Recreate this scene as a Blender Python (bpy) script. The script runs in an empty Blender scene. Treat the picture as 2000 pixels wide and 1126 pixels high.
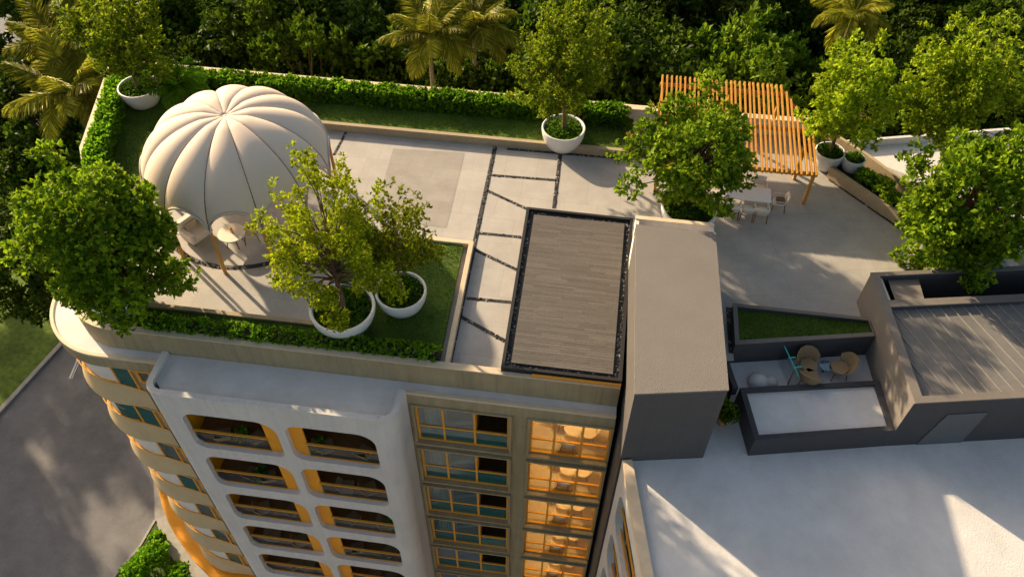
import bpy, bmesh, math, random
import numpy as np
from mathutils import Vector, Matrix
from mathutils.geometry import tessellate_polygon
S = bpy.context.scene
C = S.collection
R = math.radians
PI = math.pi

# ------------------------------------------------------------ camera
F_PX, PITCH, ROLL, YAW = 1588.5, .8547, .01556, -.1205
cy, sy, cp, sp = math.cos(YAW), math.sin(YAW), math.cos(PITCH), math.sin(PITCH)
FWD = Vector((sy*cp, cy*cp, -sp)); RT0 = Vector((cy, -sy, 0)); UP0 = RT0.cross(FWD)
RT = RT0*math.cos(ROLL) + UP0*math.sin(ROLL); UP = UP0*math.cos(ROLL) - RT0*math.sin(ROLL)
CAM = Vector((0, 0, 25))
cd = bpy.data.cameras.new('camera'); cam = bpy.data.objects.new('camera', cd); C.objects.link(cam)
cd.sensor_width = 36; cd.lens = F_PX/2000*36; cd.clip_end = 1000; cd.clip_start = .5
cam.matrix_world = Matrix(((RT.x, UP.x, -FWD.x, CAM.x), (RT.y, UP.y, -FWD.y, CAM.y), (RT.z, UP.z, -FWD.z, CAM.z), (0, 0, 0, 1)))
S.camera = cam
S.render.resolution_x = 1024; S.render.resolution_y = 576
# ------------------------------------------------------------ light
SUN_AZ, SUN_EL = R(-52.5), R(22)
SDIR = Vector((math.sin(SUN_AZ)*math.cos(SUN_EL), math.cos(SUN_AZ)*math.cos(SUN_EL), math.sin(SUN_EL)))
w = bpy.data.worlds.new('World'); S.world = w; w.use_nodes = True
nt = w.node_tree; bg = nt.nodes['Background']; sk = nt.nodes.new('ShaderNodeTexSky')
sk.sky_type = 'NISHITA'; sk.sun_disc = False; sk.sun_elevation = SUN_EL; sk.sun_rotation = SUN_AZ
sk.air_density = .75; sk.dust_density = 2.5; sk.ozone_density = .5
tn = nt.nodes.new('ShaderNodeVectorMath'); tn.operation = 'MULTIPLY'; tn.inputs[1].default_value = (1.1, .98, .8)
nt.links.new(sk.outputs[0], tn.inputs[0]); nt.links.new(tn.outputs[0], bg.inputs[0]); bg.inputs[1].default_value = .12
sl = bpy.data.lights.new('sun', 'SUN'); sl.energy = 5.0; sl.angle = R(.9); sl.color = (1, .77, .49)
so = bpy.data.objects.new('sun', sl); C.objects.link(so); so.rotation_euler = (-SDIR).to_track_quat('-Z', 'Y').to_euler()
S.view_settings.view_transform = 'Standard'; S.view_settings.look = 'None'
S.view_settings.exposure = 1.02; S.view_settings.gamma = 1
S.cycles.max_bounces = 6; S.cycles.transparent_max_bounces = 12

def at(px, py, z):
    "the point of the photograph's pixel on the level z"
    d = FWD + RT*((px-1000)/F_PX) - UP*((py-563)/F_PX)
    return CAM + d*((z-CAM.z)/d.z)
def at2(px, py, z): p = at(px, py, z); return (p.x, p.y)

# ------------------------------------------------------------ materials
def mat(name, col, rough=.7, noise=.12, nscale=8, bump=0, bscale=60, metal=0, spec=.3, dirt=0, extra=None):
    m = bpy.data.materials.new(name); m.use_nodes = True; t = m.node_tree; b = t.nodes['Principled BSDF']
    b.inputs['Roughness'].default_value = rough; b.inputs['Metallic'].default_value = metal
    b.inputs['Specular IOR Level'].default_value = spec
    tc = t.nodes.new('ShaderNodeTexCoord'); n = t.nodes.new('ShaderNodeTexNoise')
    geo = t.nodes.new('ShaderNodeNewGeometry')
    n.inputs['Scale'].default_value = nscale; n.inputs['Detail'].default_value = 6; n.inputs['Roughness'].default_value = .65
    t.links.new(geo.outputs['Position'], n.inputs['Vector'])
    r = t.nodes.new('ShaderNodeMapRange'); r.inputs[1].default_value = .3; r.inputs[2].default_value = .7
    r.inputs[3].default_value = 1-noise; r.inputs[4].default_value = 1+noise
    t.links.new(n.outputs[0], r.inputs[0])
    mx = t.nodes.new('ShaderNodeVectorMath'); mx.operation = 'SCALE'
    mx.inputs[0].default_value = col[:3]; t.links.new(r.outputs[0], mx.inputs['Scale'])
    out = mx.outputs[0]
    if dirt:
        n2 = t.nodes.new('ShaderNodeTexNoise'); n2.inputs['Scale'].default_value = .55; n2.inputs['Detail'].default_value = 8
        n2.inputs['Roughness'].default_value = .7
        t.links.new(geo.outputs['Position'], n2.inputs['Vector'])
        r2 = t.nodes.new('ShaderNodeMapRange'); r2.inputs[1].default_value = .35; r2.inputs[2].default_value = .65
        r2.inputs[3].default_value = 1-dirt; r2.inputs[4].default_value = 1+dirt*.4
        t.links.new(n2.outputs[0], r2.inputs[0])
        m2 = t.nodes.new('ShaderNodeVectorMath'); m2.operation = 'SCALE'
        t.links.new(out, m2.inputs[0]); t.links.new(r2.outputs[0], m2.inputs['Scale']); out = m2.outputs[0]
    t.links.new(out, b.inputs['Base Color'])
    if bump:
        n3 = t.nodes.new('ShaderNodeTexNoise'); n3.inputs['Scale'].default_value = bscale; n3.inputs['Detail'].default_value = 4
        t.links.new(geo.outputs['Position'], n3.inputs['Vector'])
        bp = t.nodes.new('ShaderNodeBump'); bp.inputs['Strength'].default_value = bump; bp.inputs['Distance'].default_value = .03
        t.links.new(n3.outputs[0], bp.inputs['Height']); t.links.new(bp.outputs[0], b.inputs['Normal'])
    return m
def streaks(m, amt):
    "rain marks running down rendered walls"
    t = m.node_tree; b = t.nodes['Principled BSDF']; src = b.inputs['Base Color'].links[0].from_socket
    g = t.nodes.new('ShaderNodeNewGeometry'); mp = t.nodes.new('ShaderNodeMapping'); mp.inputs['Scale'].default_value = (3.2, 3.2, .16)
    n = t.nodes.new('ShaderNodeTexNoise'); n.inputs['Scale'].default_value = 1.6; n.inputs['Detail'].default_value = 7; n.inputs['Roughness'].default_value = .7
    t.links.new(g.outputs['Position'], mp.inputs['Vector']); t.links.new(mp.outputs[0], n.inputs['Vector'])
    r = t.nodes.new('ShaderNodeMapRange'); r.inputs[1].default_value = .42; r.inputs[2].default_value = .7; r.inputs[3].default_value = 1; r.inputs[4].default_value = 1-amt
    t.links.new(n.outputs[0], r.inputs[0]); sc = t.nodes.new('ShaderNodeVectorMath'); sc.operation = 'SCALE'
    t.links.new(src, sc.inputs[0]); t.links.new(r.outputs[0], sc.inputs['Scale']); t.links.new(sc.outputs[0], b.inputs['Base Color'])
def brick_mat(name, c1, c2, seam, bw, bh, mortar, rough=.7, rot=0, bump=.1, offset=.5, dirt=.15, sq=1, grain=0):
    "tiles or planks on a level surface"
    m = bpy.data.materials.new(name); m.use_nodes = True; t = m.node_tree; b = t.nodes['Principled BSDF']
    b.inputs['Roughness'].default_value = rough; b.inputs['Specular IOR Level'].default_value = .25
    g = t.nodes.new('ShaderNodeNewGeometry'); mp = t.nodes.new('ShaderNodeMapping'); mp.inputs['Rotation'].default_value[2] = rot
    t.links.new(g.outputs['Position'], mp.inputs['Vector'])
    k = t.nodes.new('ShaderNodeTexBrick'); k.offset = offset
    k.inputs['Color1'].default_value = (*c1, 1); k.inputs['Color2'].default_value = (*c2, 1); k.inputs['Mortar'].default_value = (*seam, 1)
    k.inputs['Scale'].default_value = 1; k.inputs['Mortar Size'].default_value = mortar; k.inputs['Mortar Smooth'].default_value = .2
    k.inputs['Brick Width'].default_value = bw; k.inputs['Row Height'].default_value = bh; k.inputs['Bias'].default_value = 0
    t.links.new(mp.outputs[0], k.inputs['Vector'])
    n2 = t.nodes.new('ShaderNodeTexNoise'); n2.inputs['Scale'].default_value = .8; n2.inputs['Detail'].default_value = 10; n2.inputs['Roughness'].default_value = .72
    t.links.new(g.outputs['Position'], n2.inputs['Vector'])
    r2 = t.nodes.new('ShaderNodeMapRange'); r2.inputs[1].default_value = .33; r2.inputs[2].default_value = .67
    r2.inputs[3].default_value = 1-dirt; r2.inputs[4].default_value = 1+dirt*.6
    t.links.new(n2.outputs[0], r2.inputs[0])
    m2 = t.nodes.new('ShaderNodeVectorMath'); m2.operation = 'SCALE'
    t.links.new(k.outputs['Color'], m2.inputs[0]); t.links.new(r2.outputs[0], m2.inputs['Scale'])
    out = m2.outputs[0]
    n3 = t.nodes.new('ShaderNodeTexNoise'); n3.inputs['Scale'].default_value = 26; n3.inputs['Detail'].default_value = 5
    mp3 = t.nodes.new('ShaderNodeMapping'); mp3.inputs['Scale'].default_value = (.12, 2, 1) if grain else (1, 1, 1)
    t.links.new(mp.outputs[0], mp3.inputs['Vector']); t.links.new(mp3.outputs[0], n3.inputs['Vector'])
    r3 = t.nodes.new('ShaderNodeMapRange'); r3.inputs[1].default_value = .3; r3.inputs[2].default_value = .7
    gr = .25 if grain else .08
    r3.inputs[3].default_value = 1-gr; r3.inputs[4].default_value = 1+gr
    t.links.new(n3.outputs[0], r3.inputs[0])
    m3 = t.nodes.new('ShaderNodeVectorMath'); m3.operation = 'SCALE'
    t.links.new(out, m3.inputs[0]); t.links.new(r3.outputs[0], m3.inputs['Scale'])
    t.links.new(m3.outputs[0], b.inputs['Base Color'])
    bp = t.nodes.new('ShaderNodeBump'); bp.inputs['Strength'].default_value = bump; bp.inputs['Distance'].default_value = .02
    t.links.new(n3.outputs[0], bp.inputs['Height']); t.links.new(bp.outputs[0], b.inputs['Normal'])
    return m
def leaf_mat(name, a, b_, trans=.35, tint=None, rough=.5):
    m = bpy.data.materials.new(name); m.use_nodes = True; t = m.node_tree
    for n in list(t.nodes): t.nodes.remove(n)
    o = t.nodes.new('ShaderNodeOutputMaterial'); g = t.nodes.new('ShaderNodeNewGeometry')
    cr = t.nodes.new('ShaderNodeValToRGB'); cr.color_ramp.elements[0].color = (*a, 1); cr.color_ramp.elements[1].color = (*b_, 1)
    if tint:
        e = cr.color_ramp.elements.new(.975); e.color = (*b_, 1); cr.color_ramp.elements[2].color = (*tint, 1)
    t.links.new(g.outputs['Random Per Island'], cr.inputs[0])
    n = t.nodes.new('ShaderNodeTexNoise'); n.inputs['Scale'].default_value = .9; n.inputs['Detail'].default_value = 3
    oi = t.nodes.new('ShaderNodeObjectInfo')
    t.links.new(g.outputs['Position'], n.inputs['Vector'])
    r = t.nodes.new('ShaderNodeMapRange'); r.inputs[1].default_value = .3; r.inputs[2].default_value = .7; r.inputs[3].default_value = .7; r.inputs[4].default_value = 1.25
    t.links.new(n.outputs[0], r.inputs[0])
    r2 = t.nodes.new('ShaderNodeMapRange'); r2.inputs[3].default_value = .65; r2.inputs[4].default_value = 1.4
    t.links.new(oi.outputs['Random'], r2.inputs[0])
    mu = t.nodes.new('ShaderNodeMath'); mu.operation = 'MULTIPLY'; t.links.new(r.outputs[0], mu.inputs[0]); t.links.new(r2.outputs[0], mu.inputs[1])
    sc = t.nodes.new('ShaderNodeVectorMath'); sc.operation = 'SCALE'
    t.links.new(cr.outputs[0], sc.inputs[0]); t.links.new(mu.outputs[0], sc.inputs['Scale'])
    p = t.nodes.new('ShaderNodeBsdfPrincipled'); p.inputs['Roughness'].default_value = rough; p.inputs['Specular IOR Level'].default_value = .08
    tr = t.nodes.new('ShaderNodeBsdfTranslucent'); mx = t.nodes.new('ShaderNodeMixShader'); mx.inputs[0].default_value = trans
    t.links.new(sc.outputs[0], p.inputs['Base Color']); t.links.new(sc.outputs[0], tr.inputs[0])
    t.links.new(p.outputs[0], mx.inputs[1]); t.links.new(tr.outputs[0], mx.inputs[2]); t.links.new(mx.outputs[0], o.inputs[0])
    return m
def glass_mat(name, tint, refl=.12, rough=.03):
    m = bpy.data.materials.new(name); m.use_nodes = True; t = m.node_tree
    for n in list(t.nodes): t.nodes.remove(n)
    o = t.nodes.new('ShaderNodeOutputMaterial'); tr = t.nodes.new('ShaderNodeBsdfTransparent'); tr.inputs[0].default_value = (*tint, 1)
    g = t.nodes.new('ShaderNodeBsdfGlossy'); g.inputs['Roughness'].default_value = rough; g.inputs[0].default_value = (.9, .95, 1, 1)
    lw = t.nodes.new('ShaderNodeLayerWeight'); lw.inputs[0].default_value = .35
    r = t.nodes.new('ShaderNodeMapRange'); r.inputs[3].default_value = refl; r.inputs[4].default_value = min(1, refl+.6)
    t.links.new(lw.outputs['Fresnel'], r.inputs[0])
    mx = t.nodes.new('ShaderNodeMixShader'); t.links.new(r.outputs[0], mx.inputs[0]); t.links.new(tr.outputs[0], mx.inputs[1]); t.links.new(g.outputs[0], mx.inputs[2])
    t.links.new(mx.outputs[0], o.inputs[0]); return m
def emit_mat(name, col, s):
    m = bpy.data.materials.new(name); m.use_nodes = True; b = m.node_tree.nodes['Principled BSDF']
    b.inputs['Emission Color'].default_value = (*col, 1); b.inputs['Emission Strength'].default_value = s; b.inputs['Base Color'].default_value = (.8, .8, .8, 1); return m

WHITE = mat('white_render', (.63, .6, .57), .8, .05, 14, .25, 45, dirt=.08)
SLOPE = mat('white_roof_coating', (.63, .615, .6), .8, .06, 30, .45, 22, dirt=.14)
POTM = mat('pot_glaze', (.68, .67, .65), .35, .03, 5, 0, dirt=.04)
BEIGE = mat('olive_beige_wall', (.36, .29, .17), .8, .06, 3, .12, 60, dirt=.1)
CREAM = mat('cream_cap', (.62, .5, .35), .7, .07, 4, .1, 50, dirt=.12)
SPAND = mat('warm_cream_render', (.56, .42, .235), .6, .05, 4, .06, 50, dirt=.1)
FABT = mat('tan_shell', (.25, .175, .095), .6, .06, 8)
SANDY = mat('sand_curb', (.37, .295, .19), .8, .08, 5, .15, 50, dirt=.12)
ORANGE = mat('orange_paint', (.82, .33, .012), .5, .04, 4, dirt=.05)
FRAMEO = mat('amber_frame', (.75, .33, .035), .45, .08, 8)
DARK = mat('charcoal_render', (.055, .055, .06), .7, .08, 8, .1, 80, dirt=.08)
TOWER = mat('tower_render', (.09, .084, .082), .85, .06, 10, .15, 60, dirt=.08)
TOPM = mat('grey_roof_membrane', (.175, .163, .152), .9, .1, 25, .6, 26, dirt=.08)
streaks(BEIGE, .25); streaks(WHITE, .1); streaks(TOWER, .1); streaks(DARK, .12)
PARTM = mat('taupe_wall', (.17, .152, .135), .8, .06, 6, .1, 60, dirt=.1)
METALR = mat('standing_seam_sheet', (.17, .163, .155), .55, .1, 5, .12, 20, dirt=.16)
BLACK = mat('black_metal', (.02, .02, .022), .5, .1, 8)
PEBB = mat('black_pebble', (.035, .035, .036), .6, .6, 25)
PEBL = mat('pale_pebble', (.3, .28, .25), .6, .3, 25)
WOODP = mat('honey_timber', (.52, .25, .04), .55, .15, 9, .1, 40)
BARK = mat('bark', (.13, .085, .05), .9, .3, 12, .5, 40)
BARKP = mat('palm_bark', (.2, .16, .11), .9, .3, 9, .5, 30)
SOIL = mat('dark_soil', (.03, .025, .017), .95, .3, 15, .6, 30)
LAWNB = mat('lawn_turf', (.07, .125, .012), .9, .35, 10, 1., 40, dirt=.45)
GROUND = mat('forest_floor', (.014, .02, .007), .95, .4, .6, .8, 3, dirt=.4)
GRASSG = mat('wild_grass', (.1, .16, .02), .95, .4, 2.5, 1., 6, dirt=.4)
ASPH = mat('asphalt', (.19, .19, .202), .9, .2, 30, .5, 18, dirt=.22)
CONC = mat('pale_concrete', (.36, .35, .33), .85, .12, 3, .2, 20, dirt=.15)
PAINT = mat('road_paint', (.7, .7, .68), .7, .15, 8)
CANV = mat('cream_canvas', (.7, .58, .475), .75, .03, 30, .08, 120, spec=.15)
SEAM = mat('tan_piping', (.12, .075, .045), .7, .1, 9)
FAB = mat('sand_upholstery', (.62, .51, .38), .85, .06, 20, .2, 90)
FABW = mat('ivory_upholstery', (.72, .66, .58), .85, .05, 20, .2, 90)
TABLE = mat('pale_table_top', (.72, .66, .56), .45, .05, 4)
WHITEM = mat('white_table_top', (.75, .75, .74), .4, .03, 4)
LEGM = mat('brown_leg', (.16, .1, .06), .5, .15, 9)
TERRA = mat('terracotta', (.42, .22, .13), .8, .12, 8, .2, 30)
INTW = mat('room_wall', (.66, .56, .36), .85, .05, 2)
INTF = mat('room_floor', (.5, .4, .28), .5, .12, 4)
INTD = mat('dim_room_wall', (.5, .48, .45), .85, .08, 2)
BALC = mat('balcony_wall', (.2, .1, .035), .7, .15, 3)
CURT = mat('curtain', (.7, .66, .6), .85, .08, 5)
TEALF = mat('teal_edge', (.02, .4, .36), .3, .1, 8, spec=.6)
def frost_mat(name, col, tcol, fd, refl):
    m = glass_mat(name, tcol, refl); t = m.node_tree; o = t.nodes['Material Output']; d = t.nodes.new('ShaderNodeBsdfDiffuse'); d.inputs[0].default_value = (*col, 1)
    mx = t.nodes.new('ShaderNodeMixShader'); mx.inputs[0].default_value = fd; src = o.inputs[0].links[0].from_socket
    t.links.new(src, mx.inputs[1]); t.links.new(d.outputs[0], mx.inputs[2]); t.links.new(mx.outputs[0], o.inputs[0]); return m
GLASS = glass_mat('clear_glass', (.9, .93, .92), .05)
GLASSB = frost_mat('blue_glass', (.1, .2, .22), (.6, .75, .78), .2, .16)
GLASST = frost_mat('teal_glass', (.015, .17, .16), (.12, .42, .38), .45, .12)
GLASSL = frost_mat('pale_teal_glass', (.06, .24, .24), (.4, .66, .66), .3, .16)
GLASSG = glass_mat('railing_glass', (.8, .92, .88), .04)
LAMP = emit_mat('lamp_glow', (1, .62, .25), 14)
PAVE = brick_mat('stone_paving', (.4, .38, .355), (.375, .358, .338), (.27, .255, .24), 1.5, 1.5, .006, bump=.12, rot=.02, offset=.35, dirt=.13)
PAVE2 = brick_mat('darker_paving', (.31, .292, .27), (.29, .272, .25), (.22, .205, .19), 1.2, .75, .004, bump=.2, offset=.4, dirt=.16)
PAVEW = brick_mat('wing_paving', (.39, .372, .35), (.37, .353, .333), (.25, .235, .22), 1.7, 1.15, .005, bump=.14, rot=-.2, offset=.3, dirt=.16)
DECKM = mat('weathered_boards', (.105, .095, .088), .75, .12, 14, .15, 60, dirt=.1)
def island_var(m, lo, hi):
    t = m.node_tree; b = t.nodes['Principled BSDF']; src = b.inputs['Base Color'].links[0].from_socket
    g = t.nodes.new('ShaderNodeNewGeometry'); r = t.nodes.new('ShaderNodeMapRange'); r.inputs[3].default_value = lo; r.inputs[4].default_value = hi
    sc = t.nodes.new('ShaderNodeVectorMath'); sc.operation = 'SCALE'; t.links.new(g.outputs['Random Per Island'], r.inputs[0])
    t.links.new(src, sc.inputs[0]); t.links.new(r.outputs[0], sc.inputs['Scale']); t.links.new(sc.outputs[0], b.inputs['Base Color'])
island_var(DECKM, .84, 1.14)
LEAF_Y = leaf_mat('yellow_green_leaf', (.11, .16, .005), (.4, .45, .016), .45)
LEAF_L = leaf_mat('light_green_leaf', (.08, .15, .006), (.35, .44, .018), .48)
LEAF_D = leaf_mat('mid_green_leaf', (.04, .115, .006), (.3, .43, .016), .48)
LEAF_R = leaf_mat('green_leaf_with_rust', (.045, .115, .006), (.28, .4, .016), .46, tint=(.3, .1, .02))
LEAF_F = leaf_mat('forest_leaf', (.01, .034, .003), (.1, .165, .01), .37)
LEAF_G = leaf_mat('forest_leaf_bright', (.03, .09, .006), (.2, .3, .016), .42)
LEAF_O = leaf_mat('forest_leaf_olive', (.03, .05, .004), (.19, .21, .012), .37)
LEAF_H = leaf_mat('hedge_leaf', (.06, .17, .006), (.24, .46, .018), .5)
LEAF_C = leaf_mat('ground_cover_leaf', (.035, .09, .006), (.1, .2, .012), .35)
LEAF_P = leaf_mat('palm_leaflet', (.15, .18, .012), (.48, .45, .04), .38, rough=.35)
GRASS = leaf_mat('grass_blade', (.07, .13, .007), (.18, .3, .014), .4)

# ------------------------------------------------------------ mesh helpers
class MB:
    def __init__(s): s.v = []; s.f = []
    def quad(s, *p):
        n = len(s.v); s.v += [tuple(q) for q in p]; s.f.append(tuple(range(n, n+len(p)))); return s
    def box(s, x0, x1, y0, y1, z0, z1):
        return s.prism([(x0, y0), (x1, y0), (x1, y1), (x0, y1)], z0, z1)
    def prism(s, poly, z0, z1, holes=(), cap0=True, cap1=True):
        "an upright prism over a ground plan, holes allowed"
        loops = [list(poly)] + [list(h) for h in holes]
        area = lambda l: sum(l[i][0]*l[(i+1) % len(l)][1]-l[(i+1) % len(l)][0]*l[i][1] for i in range(len(l)))
        if area(loops[0]) < 0: loops[0].reverse()
        for h in loops[1:]:
            if area(h) > 0: h.reverse()
        n = len(s.v); flat = [p for l in loops for p in l]; m = len(flat)
        s.v += [(p[0], p[1], z0) for p in flat] + [(p[0], p[1], z1) for p in flat]
        for t in tessellate_polygon([[Vector((p[0], p[1], 0)) for p in l] for l in loops]):
            a, b, c = [flat[i] for i in t]
            if (b[0]-a[0])*(c[1]-a[1])-(b[1]-a[1])*(c[0]-a[0]) < 0: t = (t[0], t[2], t[1])
            if cap1: s.f.append(tuple(n+m+i for i in t))
            if cap0: s.f.append(tuple(n+i for i in reversed(t)))
        o = n
        for l in loops:
            k = len(l)
            for i in range(k):
                j = (i+1) % k; s.f.append((o+i, o+j, o+m+j, o+m+i))
            o += k
        return s
    def plate(s, poly, holes, t, M):
        "a flat plate in its own u,v plane with holes, thickness t, placed by M"
        q = MB().prism(poly, 0, t, holes); n = len(s.v)
        s.v += [tuple(M @ Vector(p)) for p in q.v]; s.f += [tuple(n+i for i in f) for f in q.f]; return s
    def wall(s, path, th, z0, z1, closed=False):
        "a wall of thickness th, on the left of its path"
        L, Rr = offset(path, th), list(path)
        if closed: return s.prism(L if th < 0 else Rr, z0, z1, [Rr if th < 0 else L])
        return s.prism(Rr + L[::-1], z0, z1)
    def tube(s, pts, rad, n=8, cap=True):
        pts = [Vector(p) for p in pts]
        if not hasattr(rad, '__len__'): rad = [rad]*len(pts)
        base = len(s.v); ref = Vector((.31, .17, .94))
        for i, p in enumerate(pts):
            d = (pts[min(i+1, len(pts)-1)]-pts[max(i-1, 0)]).normalized()
            if abs(d.dot(ref)) > .95: rf = Vector((1, 0, 0))
            else: rf = ref
            u = d.cross(rf).normalized(); v = d.cross(u)
            for k in range(n):
                a = 2*PI*k/n; s.v.append(tuple(p + (u*math.cos(a)+v*math.sin(a))*rad[i]))
        for i in range(len(pts)-1):
            for k in range(n):
                a = base+i*n+k; b = base+i*n+(k+1) % n; s.f.append((a, b, b+n, a+n))
        if cap:
            s.f.append(tuple(base+k for k in range(n))); e = base+(len(pts)-1)*n; s.f.append(tuple(e+k for k in reversed(range(n))))
        return s
    def bar(s, a, b, wd, ht):
        a, b = Vector(a), Vector(b); d = (b-a).normalized()
        u = d.cross(Vector((0, 0, 1)));  u = u.normalized() if u.length > 1e-4 else Vector((1, 0, 0)); v = u.cross(d)
        c = []
        for p in (a, b):
            for (i, j) in ((-1, -1), (1, -1), (1, 1), (-1, 1)): c.append(tuple(p+u*i*wd/2+v*j*ht/2))
        n = len(s.v); s.v += c
        s.f += [(n, n+1, n+2, n+3), (n+7, n+6, n+5, n+4)] + [(n+i, n+4+i, n+4+(i+1) % 4, n+(i+1) % 4) for i in range(4)]
        return s
    def lathe(s, prof, n=40, c=(0, 0, 0)):
        b = len(s.v)
        for (r, z) in prof:
            for k in range(n):
                a = 2*PI*k/n; s.v.append((c[0]+r*math.cos(a), c[1]+r*math.sin(a), c[2]+z))
        for i in range(len(prof)-1):
            for k in range(n):
                s.f.append((b+i*n+k, b+i*n+(k+1) % n, b+(i+1)*n+(k+1) % n, b+(i+1)*n+k))
        return s
    def grid(s, rows):
        b = len(s.v); m = len(rows[0])
        for r in rows: s.v += [tuple(p) for p in r]
        for i in range(len(rows)-1):
            for k in range(m-1): s.f.append((b+i*m+k, b+i*m+k+1, b+(i+1)*m+k+1, b+(i+1)*m+k))
        return s
    def build(s, name, m, parent=None, smooth=False, bevel=0, loc=None, fix=True, solid=0, sub=0):
        me = bpy.data.meshes.new(name); me.from_pydata(s.v, [], s.f); me.validate()
        if fix or bevel:
            bm = bmesh.new(); bm.from_mesh(me); bmesh.ops.remove_doubles(bm, verts=bm.verts, dist=.0005)
            bmesh.ops.recalc_face_normals(bm, faces=bm.faces)
            bm.to_mesh(me); bm.free()
        for mm in (m if isinstance(m, (list, tuple)) else [m]): me.materials.append(mm)
        if smooth:
            me.polygons.foreach_set('use_smooth', [True]*len(me.polygons))
            try: me.set_sharp_from_angle(angle=R(40))
            except Exception: pass
        o = bpy.data.objects.new(name, me); C.objects.link(o)
        if parent: o.parent = parent
        if loc: o.location = loc
        if solid: md = o.modifiers.new('solid', 'SOLIDIFY'); md.thickness = solid; md.offset = 0
        if sub: md = o.modifiers.new('sub', 'SUBSURF'); md.levels = sub; md.render_levels = sub
        if bevel: md = o.modifiers.new('bevel', 'BEVEL'); md.width = bevel; md.segments = 2; md.limit_method = 'ANGLE'; md.angle_limit = R(40)
        return o
def offset(path, d):
    out = []; n = len(path)
    for i, p in enumerate(path):
        p = Vector(p[:2]); a = Vector(path[max(i-1, 0)][:2]); b = Vector(path[min(i+1, n-1)][:2])
        n1 = None
        d1 = (p-a).normalized() if i > 0 else (b-p).normalized(); d2 = (b-p).normalized() if i < n-1 else d1
        n1 = Vector((-d1.y, d1.x)); n2 = Vector((-d2.y, d2.x)); mm = (n1+n2)
        mm = mm.normalized() if mm.length > 1e-5 else n1
        out.append(tuple(p + mm*d/max(.4, mm.dot(n1))))
    return out
def arc(c, r, a0, a1, n=14): return [(c[0]+r*math.cos(R(a0+(a1-a0)*i/n)), c[1]+r*math.sin(R(a0+(a1-a0)*i/n))) for i in range(n+1)]
def rrect(x0, x1, y0, y1, r, n=7, rs=None):
    rs = rs or [r]*4   # bottom-left, bottom-right, top-right, top-left
    out = []
    for (cx, cy_, a, q) in ((x0, y0, 180, 0), (x1, y0, 270, 1), (x1, y1, 0, 2), (x0, y1, 90, 3)):
        r = rs[q]
        if r < 1e-3: out.append((cx, cy_)); continue
        out += arc((cx + (r if q in (0, 3) else -r), cy_ + (r if q < 2 else -r)), r, a, a+90, n)
    return out
def tag(o, label=None, cat=None, group=None, kind=None):
    if label: o['label'] = label
    if cat: o['category'] = cat
    if group: o['group'] = group
    if kind: o['kind'] = kind
    return o
def thing(name, label, cat, loc=(0, 0, 0), rz=0, group=None):
    o = bpy.data.objects.new(name, None); C.objects.link(o); o.location = loc; o.rotation_euler = (0, 0, rz); o.empty_display_size = .3
    return tag(o, label, cat, group)
def dup(root, loc, rz=0, label=None, sc=None, group=None):
    r = root.copy(); C.objects.link(r); r.location = loc; r.rotation_euler = (0, 0, rz)
    if sc: r.scale = sc if hasattr(sc, '__len__') else (sc, sc, sc)
    if label: r['label'] = label
    if group: r['group'] = group
    for ch in list(root.children):
        c = ch.copy(); C.objects.link(c); c.parent = r
        for g in ch.children:
            d = g.copy(); C.objects.link(d); d.parent = c
    return r
def struct(o): o['kind'] = 'structure'; return o
ORD = ['top', 'second', 'third', 'fourth', 'fifth', 'sixth', 'seventh', 'eighth']

# ------------------------------------------------------------ leaves
def leaves_mesh(name, P, D, N, L, W, m, fold=.18):
    "one folded two-triangle leaf at each point P along D with normal N"
    D = D/np.linalg.norm(D, axis=1, keepdims=True).clip(1e-6)
    X = np.cross(D, N); X /= np.linalg.norm(X, axis=1, keepdims=True).clip(1e-6); Nn = np.cross(X, D)
    n = len(P); L = L[:, None]; W = W[:, None]
    V = np.empty((n, 4, 3)); mid = P + D*L*.5
    V[:, 0] = P; V[:, 1] = mid + X*W*.5 + Nn*W*fold; V[:, 2] = P + D*L - Nn*L*.1; V[:, 3] = mid - X*W*.5 + Nn*W*fold
    I = (np.arange(n)*4)[:, None]; T = np.concatenate([I, I+1, I+2, I, I+2, I+3], axis=1).reshape(-1)
    me = bpy.data.meshes.new(name); me.vertices.add(n*4); me.vertices.foreach_set('co', V.reshape(-1))
    me.loops.add(n*6); me.loops.foreach_set('vertex_index', T.astype(np.int32))
    me.polygons.add(n*2); me.polygons.foreach_set('loop_start', np.arange(0, n*6, 3, dtype=np.int32))
    me.update(calc_edges=True); me.materials.append(m)
    return me
def unit(rng, n):
    v = rng.normal(size=(n, 3)); return v/np.linalg.norm(v, axis=1, keepdims=True)
def crown_mesh(name, rng, c, r, blobs, nl, ls, m, up=.25, per=6, wr=.62):
    "clumps of leaves round the branch ends in blobs = (centre, radius)"
    c = np.array(c); bc = np.array([b[0] for b in blobs]); br = np.array([b[1] for b in blobs])
    nc = nl//per; w_ = br**2; pick = rng.choice(len(blobs), nc, p=w_/w_.sum())
    d = unit(rng, nc); rad = .35+.65*rng.random(nc)**.5
    Q = bc[pick] + d*(br[pick]*rad)[:, None]*np.array([1, 1, .8])
    Q = np.repeat(Q, per, 0); out = Q-c; out /= np.linalg.norm(out, axis=1, keepdims=True).clip(.2)
    dd = np.repeat(d, per, 0)
    D = out*.35 + dd*.4 + unit(rng, len(Q))*.85 + np.array([0, 0, up])
    N = dd*.5 + out*.4 + unit(rng, len(Q))*.7 + np.array([0, 0, .4])
    P = Q + unit(rng, len(Q))*ls*.35
    L = ls*(.6+.7*rng.random(len(Q)))
    return leaves_mesh(name, P, D, N, L, L*wr, m)
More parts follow.
